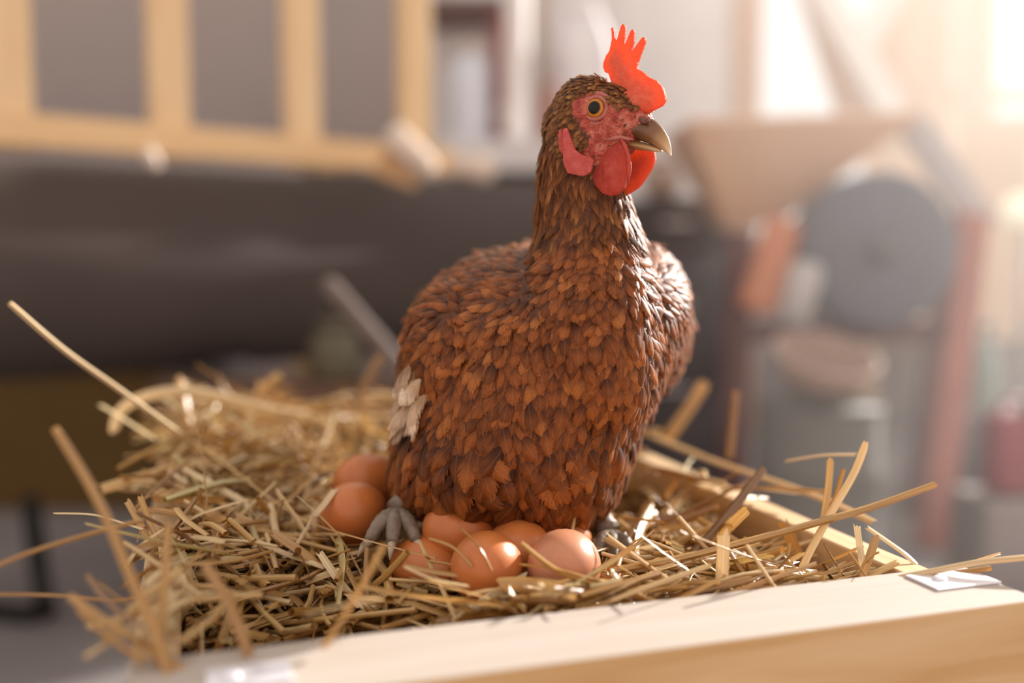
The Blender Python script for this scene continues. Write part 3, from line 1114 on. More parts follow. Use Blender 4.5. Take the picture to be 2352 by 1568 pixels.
# --- feet, half hidden under the belly
def foot(px, py, d, spread, label=None):
    base = P(px, py, d)
    f_ = bpy.data.objects.new('foot', None)
    f_.location = base - hen_base
    link(f_, hen)
    bm = bmesh.new()
    up_ = base + Vector((-0.024 * spread, 0.045, 0.028))
    rings = []
    N_ = 9
    tube(bm, [up_.lerp(base + Vector((0, 0.006, 0.004)), i / N_) for i in range(N_ + 1)], [.0085 + .0009 * (i % 2) for i in range(N_ + 1)], 12)
    obj('shank', bm, M['foot'], f_, True)
    for j, a in enumerate((-32, 0, 32)):
        ang = math.radians(a)
        dr = Vector((math.sin(ang) * 1.0, -math.cos(ang), -0.30)).normalized()
        bm = bmesh.new()
        n_ = 14
        ps, rs = [], []
        for i in range(n_):
            t = i / (n_ - 1)
            ps.append(base + dr * (0.031 * t) + Vector((0, 0, 0.006 * math.sin(t * math.pi))))
            rs.append((.0070 - .0032 * t) * (1.0 + 0.10 * (i % 2)))
        tube(bm, ps, rs, 12)
        obj('toe', bm, M['foot'], f_, True)
        bm = bmesh.new()
        e = ps[-1]
        tube(bm, [e - dr * .002, e + dr * .006, e + dr * .012 + Vector((0, 0, -.004))], [.0036, .0024, .0004], 10)
        obj('claw', bm, M['claw'], f_, True)
foot(912, 1190, 0.680, -1)
foot(1402, 1240, 0.700, 1)

# ================================================================== EGGS
def egg_mesh():
    b = bmesh.new()
    n, m_ = 28, 18
    rings = []
    Lh = 0.0285
    for i in range(1, m_):
        t = math.pi * i / m_
        x = -math.cos(t) * Lh
        r = 0.0222 * math.sin(t) * (1.0 - 0.13 * math.cos(t) * -1.0 * 1.0) / 1.0
        r = 0.0222 * math.sin(t) * (1.0 - 0.12 * (x / Lh))
        rings.append([b.verts.new((x, r * math.cos(2 * math.pi * k / n), r * math.sin(2 * math.pi * k / n))) for k in range(n)])
    for a, c in zip(rings, rings[1:]):
        for k in range(n):
            b.faces.new((a[k], c[k], c[(k + 1) % n], a[(k + 1) % n]))
    p0, p1 = b.verts.new((-Lh, 0, 0)), b.verts.new((Lh, 0, 0))
    for k in range(n):
        b.faces.new((p0, rings[0][k], rings[0][(k + 1) % n]))
        b.faces.new((p1, rings[-1][(k + 1) % n], rings[-1][k]))
    me = bpy.data.meshes.new('egg')
    bmesh.ops.recalc_face_normals(b, faces=b.faces)
    b.to_mesh(me)
    b.free()
    me.polygons.foreach_set('use_smooth', [True] * len(me.polygons))
    return me
E1, E2 = egg_mesh(), egg_mesh()
E1.materials.append(M['egg'])
E2.materials.append(M['egg_pink'])
EGGS = [
    (1297, 1298, .612, 78, 4, E2, 'pinkish brown egg with a bright sunlit spot, nearest the front rail'),
    (1120, 1300, .608, 80, 5, E1, 'deep orange brown egg behind thin dark stalks, beside the pinkish egg'),
    (1064, 1218, .668, 20, 5, E1, 'wide light orange egg under the breast of the hen'),
    (1192, 1268, .650, 80, 0, E1, 'orange egg showing between the two front eggs'),
    (1265, 1245, .690, 10, 0, E1, 'egg almost hidden beneath the belly behind the pinkish egg'),
    (980, 1308, .660, -60, 0, E1, 'dark orange egg half buried in straw below the grey foot'),
    (820, 1180, .715, 65, 18, E1, 'glossy brown egg at the side of the hen, in front of its twin'),
    (848, 1108, .785, 30, 0, E1, 'brown egg behind the glossy one, partly under the wing side'),
]
egg_pos = []
for (x, y, d, yaw, tilt, me, lab) in EGGS:
    o = bpy.data.objects.new('egg', me)
    link(o)
    o.location = P(x, y, d)
    o.rotation_euler = (0, math.radians(tilt), math.radians(yaw))
    s = 0.97 + 0.06 * random.random()
    o.scale = (s, s, s)
    tag(o, lab, 'egg', 'brown eggs in the straw nest')
    egg_pos.append(Vector(o.location))

# ================================================================== STRAW
hu, hv = uv_of(P(1190, 1200, 0.76))
def hf(u, v):
    z = R - 0.008
    z += 0.022 * math.exp(-((u - 0.04) / 0.10) ** 2) * min(1, max(0, (v - 0.22) / 0.2))
    z += 0.020 * min(1, max(0, (v - 0.50) / 0.18))
    z -= 0.110 * math.exp(-((u - 0.085) / 0.070) ** 2 - ((v - 0.100) / 0.060) ** 2)
    z += 0.026 * math.exp(-((u - 0.165) / 0.035) ** 2 - ((v - 0.135) / 0.028) ** 2)
    z -= 0.016 * math.exp(-((u - hu) / 0.12) ** 2 - ((v - hv) / 0.13) ** 2)
    z -= 0.024 * min(1, max(0, (u - 0.36) / 0.08)) * (1 if v < 0.45 else 0.5)
    z += 0.008 * math.exp(-((u - 0.27) / 0.09) ** 2 - ((v - 0.085) / 0.03) ** 2)
    z += 0.008 * math.sin(u * 31 + 1) * math.sin(v * 23)
    return z

def strand(pts_, w, ribbon, rr, roll=0.0):
    """arrays for one stalk: a tube of 6 sides, or a split half-round ribbon"""
    pts_ = [Vector(p) for p in pts_]
    n = len(pts_)
    acc = [0.0]
    for a, b in zip(pts_, pts_[1:]):
        acc.append(acc[-1] + (b - a).length)
    vs, uv_, q = [], [], []
    k_ = 5 if ribbon else 7
    prev = None
    for i, p in enumerate(pts_):
        t = (pts_[min(i + 1, n - 1)] - pts_[max(i - 1, 0)]).normalized()
        if prev is None:
            ref = Vector((0, 0, 1)) if abs(t.z) < 0.9 else Vector((0.3, -1, 0))
            ref = Matrix.Rotation(roll, 3, t) @ ref
        else:
            ref = prev
        s = t.cross(ref).normalized()
        u_ = s.cross(t).normalized()
        prev = u_
        wi = w * (1.0 if 0 < i < n - 1 else 0.88)
        for k in range(k_):
            if ribbon:
                a = math.pi * (0.12 + 0.76 * k / (k_ - 1))
                off = s * (math.cos(a) * wi / 2 * 1.1) + u_ * (math.sin(a) - 0.6) * wi * 0.28
                if i in (0, n - 1):
                    off += t * rr.uniform(-0.5, 0.5) * wi
            else:
                a = 2 * math.pi * k / (k_ - 1)
                off = (s * math.cos(a) + u_ * math.sin(a) * 0.82) * wi / 2
            vs.append(tuple(p + off))
            uv_.append((k / (k_ - 1), acc[i] * 12))
    for i in range(n - 1):
        for k in range(k_ - 1):
            q.append((i * k_ + k, i * k_ + k + 1, (i + 1) * k_ + k + 1, (i + 1) * k_ + k))
    return np.array(vs, 'f'), np.array(q), np.array(uv_, 'f')

def spline(pts_, m_):
    pts_ = [Vector(p) for p in pts_]
    if len(pts_) == 2:
        return [pts_[0].lerp(pts_[1], i / (m_ - 1)) for i in range(m_)]
    out = []
    n = len(pts_)
    for i in range(m_):
        t = i / (m_ - 1) * (n - 1)
        j = min(int(t), n - 2)
        f_ = t - j
        p0, p1, p2, p3 = pts_[max(j - 1, 0)], pts_[j], pts_[j + 1], pts_[min(j + 2, n - 1)]
        out.append(0.5 * ((2 * p1) + (p2 - p0) * f_ + (2 * p0 - 5 * p1 + 4 * p2 - p3) * f_ ** 2 + (3 * p1 - p0 - 3 * p2 + p3) * f_ ** 3))
    return out

rs = random.Random(3)
loose, SV, SQ, ST, off = [], [], [], [], 0
UMIN, UMAX, VMIN, VMAX = TS + 0.003, BW - 0.018 - TS - 0.003, FR + 0.003, BD - TS - 0.003
def clear_of_eggs(pl):
    for p in pl:
        for e in egg_pos:
            d = p - e
            if (d.x / .026) ** 2 + (d.y / .026) ** 2 + (d.z / .024) ** 2 < 1:
                return False
            if math.hypot(d.x, d.y) < .026 and d.z > 0:
                return False
        u, v = uv_of(p)
        x, y, dd = PX(p)
        # not through the hen
        if 880 < x < 1480 and y < 1180 and 0.63 < dd < 0.93:
            return False
    return True
count = 0
tries = 0
TARGET = 6300
while count < TARGET and tries < 60000:
    tries += 1
    u = rs.uniform(UMIN, UMAX)
    v = rs.uniform(VMIN, VMAX)
    layer = rs.random()
    ln = min(0.16, rs.lognormvariate(math.log(0.046), 0.62))
    w = rs.choice((.0012, .0018, .0026, .0034, .0044, .0056)) * rs.uniform(.8, 1.2)
    a = rs.uniform(0, math.pi)
    if min(u - UMIN, UMAX - u) < 0.03 and rs.random() < .5:
        a = math.pi / 2 + rs.gauss(0, .3)
    if min(v - VMIN, VMAX - v) < 0.03 and rs.random() < .6:
        a = rs.gauss(0, .25)
    tilt = rs.gauss(0, 0.22)
    if layer > 0.93:
        ln = min(ln, 0.055)
        tilt += rs.choice((-1, 1)) * rs.uniform(.2, .8)
    dz = -0.044 * layer ** 1.4 + 0.006
    if layer > 0.93:
        dz = 0.004
    du, dv = math.cos(a) * math.cos(tilt) * ln / 2, math.sin(a) * math.cos(tilt) * ln / 2
    # keep the ends inside the boards when below the rim
    ztop = hf(u, v) + dz
    hz = abs(math.sin(tilt)) * ln / 2
    if ztop - hz < R + 0.002:
        u = min(max(u, UMIN + abs(du)), UMAX - abs(du)) if UMAX - UMIN > 2 * abs(du) else (UMIN + UMAX) / 2
        v = min(max(v, VMIN + abs(dv)), VMAX - abs(dv)) if VMAX - VMIN > 2 * abs(dv) else (VMIN + VMAX) / 2
        ztop = hf(u, v) + dz
    sz = math.sin(tilt) * ln / 2
    mid = L(u, v, ztop + max(0, abs(sz) - .01) * .7)
    dirv = U * du + V * dv + Vector((0, 0, sz))
    bend = Vector((rs.gauss(0, 1), rs.gauss(0, 1), rs.gauss(0, .4))) * ln * 0.05
    ribbon = rs.random() < 0.45
    m_ = 3 if ln < .03 else 5
    pl = spline([mid - dirv, mid + bend, mid + dirv], m_)
    if not clear_of_eggs(pl):
        continue
    vs, q, t = strand(pl, w * (1.4 if ribbon else 1), ribbon, rs, rs.uniform(-1.2, 1.2))
    x, y, dd = PX(mid)
    size = ln * w / dd ** 2 if (dz > -0.006 and 200 < x < 2300 and not (880 < x < 1480 and y < 1200)) else 0
    loose.append((size, vs, q, t, mid))
    count += 1
def drape(n_, ur, vr, zr, amean, asd):
    k = 0
    while k < n_:
        k += 1
        u, v = rs.uniform(*ur), rs.uniform(*vr)
        ln = rs.uniform(.03, .10)
        w = rs.choice((.0016, .0024, .0034, .0046, .006)) * rs.uniform(.8, 1.2)
        a = rs.gauss(amean, asd)
        tl = rs.gauss(0, .16)
        d_ = (U * math.cos(a) + V * math.sin(a)) * math.cos(tl) * ln / 2 + Vector((0, 0, math.sin(tl) * ln / 2))
        mid = L(u, v, R + rs.uniform(*zr) + abs(d_.z))
        pl = spline([mid - d_, mid + Vector((rs.gauss(0, 1), rs.gauss(0, 1), abs(rs.gauss(0, .6)))) * ln * .05, mid + d_], 5)
        if not clear_of_eggs(pl):
            continue
        rib = rs.random() < .5
        vs, q, t = strand(pl, w * (1.4 if rib else 1), rib, rs, rs.uniform(-1.2, 1.2))
        x, y, dd = PX(mid)
        loose.append((ln * w / dd ** 2, vs, q, t, mid))
drape(110, (0.0, 0.06), (0.17, 0.70), (0.003, 0.022), math.pi / 2, 0.8)
drape(26, (0.0, 0.05), (0.07, 0.20), (0.003, 0.012), math.pi / 2, 0.7)
drape(110, (0.0, 0.44), (0.60, 0.745), (0.003, 0.026), 0.0, 0.7)
drape(36, (0.38, 0.46), (0.20, 0.70), (0.003, 0.014), math.pi / 2, 0.6)
loose.sort(key=lambda s: -s[0])
N_SINGLE = 230
for (size, vs, q, t, mid) in loose[N_SINGLE:]:
    SV.append(vs)
    SQ.append(q + off)
    ST.append(t)
    off += len(vs)
# matted layer underneath that fills the box
GN, GM = 46, 70
gv, gq, gt = [], [], []
for j in range(GM):
    for i in range(GN):
        u = UMIN + (UMAX - UMIN) * i / (GN - 1)
        v = VMIN + (VMAX - VMIN) * j / (GM - 1)
        gv.append(tuple(L(u, v, hf(u, v) - 0.046 + rs.uniform(-.005, .005))))
        gt.append((u * 3, v * 9))
for j in range(GM - 1):
    for i in range(GN - 1):
        gq.append((j * GN + i, j * GN + i + 1, (j + 1) * GN + i + 1, (j + 1) * GN + i))
SV.append(np.array(gv, 'f'))
SQ.append(np.array(gq) + off)
ST.append(np.array(gt, 'f'))
o = quads('straw_bedding', np.concatenate(SV), np.concatenate(SQ), np.concatenate(ST), M['straw'])
tag(o, 'matted golden straw bedding filling the pine box', 'straw', kind='stuff')
own_origin(o, L(BW / 2, BD / 2, R - .03))
for (size, vs, q, t, mid) in loose[:N_SINGLE]:
    o = quads('straw_stalk', vs, q, t, M['straw'])
    own_origin(o, mid)
    zu, zv = uv_of(mid)
    if zv > 0.58:
        zl, zg = 'loose straw stalk heaped over the back board behind the hen', 'stalks heaped over the back board'
    elif zu < 0.075:
        zl, zg = 'loose straw stalk tangled over the side board on the dark tank side', 'stalks over the side board by the tank'
    elif zu > 0.34:
        zl, zg = 'loose straw stalk lying on the sunny side between hen and side board', 'stalks on the sunny side of the hen'
    elif zv < 0.14:
        zl, zg = 'loose straw stalk lying just behind the front rail before the eggs', 'stalks just behind the front rail'
    else:
        zl, zg = 'loose straw stalk on the bedding beside the eggs on the shaded side', 'stalks on the shaded side of the hen'
    tag(o, zl, 'straw', zg)

# stalks that can be told apart in the photograph: path (x, y, depth), width in mm, ribbon, label
HERO = [
    ([(22, 696, .74), (145, 802, .77), (268, 890, .80), (420, 1000, .83)], 5.0, 0, 'long pale stalk sticking up high over the corner behind the side board'),
    ([(127, 985, .50), (190, 1085, .49), (245, 1190, .48), (305, 1335, .47), (365, 1470, .465), (395, 1590, .46)], 5.4, 0, 'thick blurred stalk rising steeply past the near corner of the box'),
    ([(-20, 1305, .53), (75, 1266, .535), (245, 1215, .55), (330, 1195, .56)], 3.4, 0, 'thin brown stalk slanting out over the side toward the picture edge'),
    ([(125, 1178, .62), (205, 1180, .62), (250, 1190, .62), (330, 1215, .62)], 2.4, 1, 'short white stalk tip poking straight out beyond the side board'),
    ([(-30, 1364, .56), (130, 1367, .575), (210, 1375, .58), (285, 1377, .585), (400, 1350, .59)], 3.0, 0, 'dark knotted stem reaching level out past the side of the box'),
    ([(165, 1370, .48), (235, 1420, .475), (330, 1478, .47), (430, 1545, .465)], 5.0, 1, 'blurred golden leaf strip slanting down to the near corner'),
    ([(180, 1400, .47), (240, 1455, .465), (330, 1520, .46)], 3.6, 0, 'blurred tawny stalk hanging at the near corner under the leaf strip'),
    ([(293, 1148, .655), (322, 1200, .65), (352, 1256, .645)], 8.5, 1, 'broad split yellow stalk end standing up at the side board'),
    ([(322, 1140, .66), (345, 1200, .655), (362, 1240, .65)], 4.0, 1, 'narrow split piece right beside the broad yellow stalk end'),
    ([(352, 1252, .63), (360, 1320, .615), (375, 1400, .60)], 6.0, 1, 'brown folded strip below the broad split stalk end'),
    ([(398, 1245, .62), (425, 1310, .61), (458, 1385, .60)], 9.0, 1, 'wide shiny cracked straw tube leaning inside the side board'),
    ([(386, 1205, .50), (380, 1300, .49), (372, 1420, .48), (360, 1540, .47)], 5.0, 0, 'upright blurred brown stalk at the near corner'),
    ([(468, 1290, .50), (520, 1370, .49), (550, 1440, .48), (575, 1510, .48)], 6.0, 1, 'blurred bent leaf in front of the dark hollow'),
    ([(880, 1250, .50), (835, 1335, .49), (785, 1420, .485), (740, 1490, .48)], 5.0, 1, 'blurred tan stalk leaning over the front rail near the dark hollow'),
    ([(700, 1412, .49), (780, 1392, .49), (870, 1374, .495)], 5.0, 1, 'blurred pale strip lying across the dark hollow'),
    ([(440, 1010, .84), (520, 1065, .80), (610, 1135, .75), (710, 1198, .70), (840, 1240, .645), (1000, 1281, .605)], 5.4, 1, 'very long curved stalk sweeping from the back corner to the front eggs'),
    ([(830, 1345, .545), (960, 1368, .55), (1080, 1380, .555), (1190, 1395, .56)], 7.0, 1, 'wide golden stalk lying along the front rail before the orange egg'),
    ([(930, 1298, .60), (1040, 1318, .59), (1180, 1330, .585), (1330, 1340, .585)], 4.0, 1, 'flat stalk running level just in front of the eggs'),
    ([(985, 1288, .60), (1080, 1305, .595), (1145, 1330, .59)], 2.2, 0, 'thin curved stem crossing below the deep orange egg'),
    ([(1197, 1247, .575), (1285, 1312, .57), (1400, 1350, .57), (1522, 1386, .575)], 4.6, 0, 'golden stalk lying in front of the pinkish egg, tip raised'),
    ([(1196, 1296, .572), (1285, 1308, .57), (1395, 1340, .57), (1480, 1368, .572)], 4.8, 1, 'split stalk with a torn end under the pinkish egg'),
    ([(1395, 1228, .61), (1462, 1278, .605), (1530, 1325, .60), (1605, 1362, .60)], 4.4, 1, 'sharp yellow stalk slanting down beside the pinkish egg'),
    ([(1476, 1236, .63), (1535, 1258, .625), (1605, 1292, .62)], 2.2, 0, 'thin pale stem just above the slanting yellow stalk'),
    ([(1662, 1222, .612), (1659, 1290, .605), (1655, 1362, .60)], 8.0, 1, 'broad white upright straw standing at the front rail'),
    ([(1400, 1312, .60), (1560, 1282, .615), (1720, 1242, .63), (1890, 1196, .645), (2010, 1162, .655), (2148, 1112, .665)], 5.6, 0, 'long golden stalk rising over the side board to a cut end'),
    ([(2400, 1276, .60), (2250, 1291, .60), (2140, 1312, .602), (2060, 1328, .605)], 5.2, 0, 'grey stalk jutting out over the bracket corner'),
    ([(2296, 1270, .63), (2210, 1296, .62), (2130, 1318, .615)], 4.5, 1, 'split golden piece behind the grey jutting stalk'),
    ([(2276, 1304, .605), (2220, 1312, .607), (2160, 1320, .61)], 4.0, 0, 'short stub with a hollow end beside the bracket'),
    ([(1988, 1018, .665), (1962, 1085, .66), (1910, 1175, .65), (1862, 1262, .64), (1840, 1310, .635)], 5.0, 1, 'pale pointed leaf standing up at the side board'),
    ([(1908, 1052, .68), (1903, 1120, .67), (1890, 1205, .66)], 4.6, 1, 'short yellow upright piece next to the pale pointed leaf'),
    ([(1938, 1075, .68), (1918, 1140, .67), (1885, 1200, .66)], 3.6, 1, 'brown strip between the two upright pieces'),
    ([(1690, 898, .94), (1684, 960, .94), (1676, 1050, .94)], 8.0, 0, 'blurred brown stalk standing up at the far side board'),
    ([(1618, 880, 1.04), (1580, 940, 1.03), (1530, 1010, 1.02)], 15.0, 0, 'thick blurred yellow stalk leaning up behind the hen'),
    ([(1490, 995, 1.0), (1620, 1050, .92), (1760, 1098, .84), (1880, 1140, .77), (2010, 1200, .70)], 7.5, 1, 'long flat stalk running along the side board from behind the hen'),
    ([(1968, 1043, .70), (1890, 1045, .72), (1805, 1058, .75)], 4.6, 1, 'white curved strip behind the pale pointed leaf'),
    ([(1994, 1212, .655), (2035, 1240, .645), (2080, 1272, .635), (2110, 1300, .63)], 5.5, 1, 'pale ribbon draped along the top of the side board'),
    ([(1968, 1205, .63), (1975, 1255, .622), (1985, 1320, .615)], 4.0, 1, 'light split stalk standing in the tuft at the rail end'),
    ([(2012, 1232, .63), (2000, 1270, .62), (1980, 1322, .612)], 5.0, 1, 'dark edged leaf in the tuft at the rail end'),
    ([(1950, 1268, .61), (1972, 1298, .608), (1995, 1332, .605)], 2.0, 0, 'thin sharp stem crossing the tuft at the rail end'),
    ([(2062, 1290, .62), (2020, 1310, .615), (1985, 1330, .612)], 5.0, 1, 'short torn strip lying flat beside the tuft'),
    ([(1460, 1330, .60), (1600, 1350, .595), (1700, 1320, .60), (1800, 1310, .605)], 3.4, 0, 'thin stalk with a frayed end lying behind the front rail'),
    ([(262, 985, .92), (275, 945, .92), (320, 915, .92), (400, 898, .93), (490, 908, .95), (590, 935, .97), (720, 960, 1.0)], 10.0, 1, 'wide white bent strip arching over the back corner'),
    ([(232, 930, .90), (285, 962, .89), (360, 1010, .87)], 7.0, 1, 'pale torn end at the very back corner under the white arch'),
    ([(642, 862, 1.08), (608, 892, 1.07), (560, 945, 1.06)], 12.0, 0, 'blurred golden stub sticking up at the back board'),
    ([(874, 818, 1.10), (850, 860, 1.09), (815, 930, 1.08)], 10.0, 0, 'blurred tan stub at the back board close to the hen'),
    ([(412, 868, .98), (422, 915, .97), (434, 985, .96)], 10.0, 1, 'blurred upright strip rising through the white arch'),
    ([(362, 1126, .74), (450, 1158, .735), (540, 1175, .73), (640, 1195, .72)], 8.0, 1, 'olive yellow leaf lying along the side board'),
    ([(560, 975, 1.05), (700, 955, 1.06), (850, 955, 1.07), (930, 965, 1.08)], 12.0, 1, 'broad bleached strip lying along the back board'),
    ([(720, 930, 1.1), (800, 905, 1.1), (910, 905, 1.1)], 12.0, 1, 'golden strip above the bleached one at the back board'),
    ([(1060, 1215, .585), (1085, 1238, .583), (1110, 1270, .58), (1130, 1310, .578)], 1.6, 0, 'thin dark twig curved over the deep orange egg'),
    ([(985, 1236, .585), (1040, 1256, .583), (1085, 1300, .58)], 2.0, 0, 'thin forked tan stem over the buried dark egg'),
    ([(770, 1120, .70), (745, 1155, .69), (715, 1190, .68)], 6.0, 1, 'white flat piece leaning on the glossy side egg'),
    ([(930, 1300, .565), (1000, 1330, .56), (1075, 1345, .56)], 3.0, 1, 'pale short strip between the flat stalk and the wide golden stalk'),
    ([(1165, 1345, .562), (1185, 1375, .56), (1210, 1402, .56)], 6.0, 1, 'short yellow piece leaning on the front rail below the split stalk'),
    ([(1275, 1340, .562), (1268, 1372, .56), (1255, 1408, .558)], 5.0, 1, 'short glossy white piece at the front rail'),
    ([(1405, 1310, .578), (1425, 1340, .575), (1450, 1375, .572)], 3.0, 1, 'short narrow white piece hanging over the long golden stalk'),
]
for (path, w, rib, lab) in HERO:
    pl = spline([P(x, y, d) for (x, y, d) in path], 14 if len(path) > 2 else 6)
    vs, q, t = strand(pl, w / 1000, bool(rib), rs, rs.uniform(-.4, .4))
    wd = set(lab.replace(',', ' ').split()[:5])
    km = 'straw'
    if wd & {'white', 'pale', 'bleached', 'light', 'grey', 'glossy', 'shiny'}:
        km = 'straw_pale'
    elif wd & {'golden', 'yellow', 'olive', 'long'}:
        km = 'straw_gold'
    elif wd & {'brown', 'dark', 'tan', 'tawny', 'blurred', 'thick'}:
        km = 'straw_brown'
    o = quads('straw_stalk', vs, q, t, M[km])
    own_origin(o, pl[0])
    tag(o, lab, 'straw')

# ================================================================== THINGS BEHIND
def mesh_of(fn):
    b = bmesh.new()
    fn(b)
    return b
DEPTH_UP = Vector((0, 0, 1))

# --- wooden rack above the tank
rack = thing('wooden_rack', rk(0, 0, 0.62), 'pale wooden lattice rack standing over the dark tank', 'rack')
zb = 1.035
SP = 0.302
for i in range(-1, 4):
    bm = bmesh.new()
    bar(bm, rk(i * SP, 0, zb - 0.035), rk(i * SP, 0, 1.86), 0.075, 0.045, 0.004, side=RDIR)
    obj('post', bm, M['rack'], rack)
M['rack_rail'] = pine('rack_rail_pine', (0.82, 0.58, 0.33), (0.76, 0.5, 0.26), 0)
bm = bmesh.new()
bar(bm, rk(-0.62, -0.032, zb), rk(1.0, -0.032, zb), 0.020, 0.062, 0.004, side=RN)
obj('bottom_rail', bm, M['rack_rail'], rack)
bm = bmesh.new()
bar(bm, rk(-0.62, -0.032, 1.83), rk(1.16, -0.032, 1.83), 0.020, 0.062, 0.004, side=RN)
obj('top_rail', bm, M['rack_rail'], rack)
for sx_ in (-0.40, 0.928):
    bm = bmesh.new()
    bar(bm, rk(sx_, 0.63, 0.0), rk(sx_, 0.63, 1.83), 0.07, 0.05, 0.004, side=RDIR)
    obj('rear_leg', bm, M['rack'], rack)
    for zz in (1.066, 1.80):
        bm = bmesh.new()
        bar(bm, rk(sx_, 0.01, zz), rk(sx_, 0.63, zz), 0.03, 0.05, 0.003)
        obj('bracket', bm, M['rack'], rack)

# a slanted offcut and a peg caught at the end of the rack
M['offcut'] = pine('offcut_wood', (0.60, 0.38, 0.20), (0.5, 0.3, 0.15), 0)
M['paper'] = mat('pale_paper', (0.74, 0.62, 0.52), 0.7, 0.2, var=(0.68, 0.55, 0.46), scale=14)
w0 = thing('wood_wedge', P(905, 410, 2.20), 'brown wooden wedge with a pale edge at the end of the rack', 'wood')
bm = bmesh.new()
wp = [(852, 398), (905, 305), (990, 395), (945, 432)]
f1 = bm.faces.new([bm.verts.new(P(x, y, 2.20)) for x, y in wp])
ex = bmesh.ops.extrude_face_region(bm, geom=[f1])
bmesh.ops.translate(bm, vec=(0, 0.03, 0), verts=[v for v in ex['geom'] if isinstance(v, bmesh.types.BMVert)])
obj('wedge_block', bm, M['offcut'], w0)
bm = bmesh.new()
tube(bm, [P(898, 305, 2.19), P(940, 345, 2.19), P(985, 395, 2.19)], [.032, .03, .03], 14)
obj('pale_edge', bm, M['paper'], w0, True)
bm = bmesh.new()
lathe(bm, [(0.026, -0.02), (0.026, 0.06), (0.034, 0.07), (0.038, 0.09), (0.034, 0.11), (0.012, 0.118)], rk(1.0, -0.032, zb - .01), RDIR, 16)
obj('rail_end', bm, M['paper'], rack, True)
bg_ = bmesh.new()
lathe(bg_, [(0.010, -0.02), (0.014, 0.0), (0.011, 0.018), (0.005, 0.024)], P(348, 362, 1.94), (0.5, 0, -1), 14)
o = obj('paper_scrap', bg_, M['paper'], None, True)
own_origin(o, P(348, 362, 1.94))
tag(o, 'small pale knot of paper hanging under the bottom rail of the rack', 'paper')

# --- dark tank
M['tank'] = mat('dark_tank_paint', (0.095, 0.075, 0.068), 0.9, 0.12, var=(0.08, 0.064, 0.06), scale=3.0, bump=0.1, bump_scale=30)
tank = thing('oil_tank', rk(0.4, 0.42, 0.0), 'large dark horizontal tank under the wooden rack', 'tank')
TR, TZ = 0.25, 0.779
bm = bmesh.new()
a0, a1 = rk(-1.9, 0.33, TZ), rk(1.72, 0.33, TZ)
lathe(bm, [(0.03, -0.09), (0.14, -0.075), (0.21, -0.04), (TR, 0.0), (TR, (a1 - a0).length), (0.21, (a1 - a0).length + 0.04), (0.14, (a1 - a0).length + 0.075), (0.03, (a1 - a0).length + 0.09)], a0, RDIR, 48)
obj('tank_shell', bm, M['tank'], tank, True)
for s_ in (-0.9, 0.5, 1.35):
    bm = bmesh.new()
    bar(bm, rk(s_, 0.12, 0.28), rk(s_, 0.54, 0.28), 0.06, 0.56, 0.004)
    obj('cradle', bm, M['dark_steel'], tank)

# --- chest, bench, floor things on the dark side
M['chest'] = pine('ochre_plywood', (0.17, 0.098, 0.028), (0.14, 0.078, 0.022), 0)
chest = thing('plywood_chest', (-1.45, 3.2, 0), 'ochre brown plywood chest on the floor below the tank', 'chest')
def chest_box(name, x0, x1, y0, y1, d, t, m, par):
    b = bmesh.new()
    bx_px(b, x0, x1, y0, y1, d, t)
    return obj(name, b, m, par)
CD = 3.12
ca, cb_ = P(-60, 850, CD), P(330, 850, CD)
bm = bmesh.new()
box(bm, ((ca.x + cb_.x) / 2, CD + .10, ca.z / 2), (cb_.x - ca.x, 0.20, ca.z), None, 0.004)
obj('chest_body', bm, M['chest'], chest)
bm = bmesh.new()
box(bm, ((ca.x + cb_.x) / 2, CD + .095, ca.z + 0.018), (cb_.x - ca.x + .02, 0.23, 0.034), None, 0.004)
obj('chest_lid', bm, M['chest'], chest)
M['brown_plank'] = pine('brown_plank', (0.15, 0.085, 0.055), (0.11, 0.06, 0.04), 0)
pb = thing('brown_trestle', (P(640, 900, 2.14).x, 2.14, 0), 'reddish brown plank trestle behind the back of the straw box', 'trestle')
chest_box('plank', 345, 930, 878, 945, 2.08, 0.12, M['brown_plank'], pb)
for xx in (390, 860):
    bm = bmesh.new()
    lq = P(xx, 945, 2.14)
    box(bm, (lq.x, lq.y, (lq.z + .006) / 2), (0.04, 0.05, lq.z + .006), None, 0.003)
    obj('leg', bm, M['brown_plank'], pb)
M['olive'] = mat('olive_jar', (0.10, 0.085, 0.05), 0.5, 0.4)
jar = thing('olive_jar', P(770, 878, 2.14), 'small olive jar standing on the brown trestle', 'jar')
bm = bmesh.new()
jz = P(640, 878, 2.08).z
lathe(bm, [(0.05, 0.0), (0.056, 0.01), (0.056, 0.075), (0.04, 0.10), (0.032, 0.105)], (P(770, 878, 2.14).x, P(770, 878, 2.14).y, jz), (0, 0, 1), 24)
obj('jar_body', bm, M['olive'], jar, True)
bm = bmesh.new()
lathe(bm, [(0.036, 0.0), (0.036, 0.018), (0.03, 0.022)], (P(770, 878, 2.14).x, P(770, 878, 2.14).y, jz + 0.105), (0, 0, 1), 24)
obj('jar_lid', bm, M['olive'], jar, True)
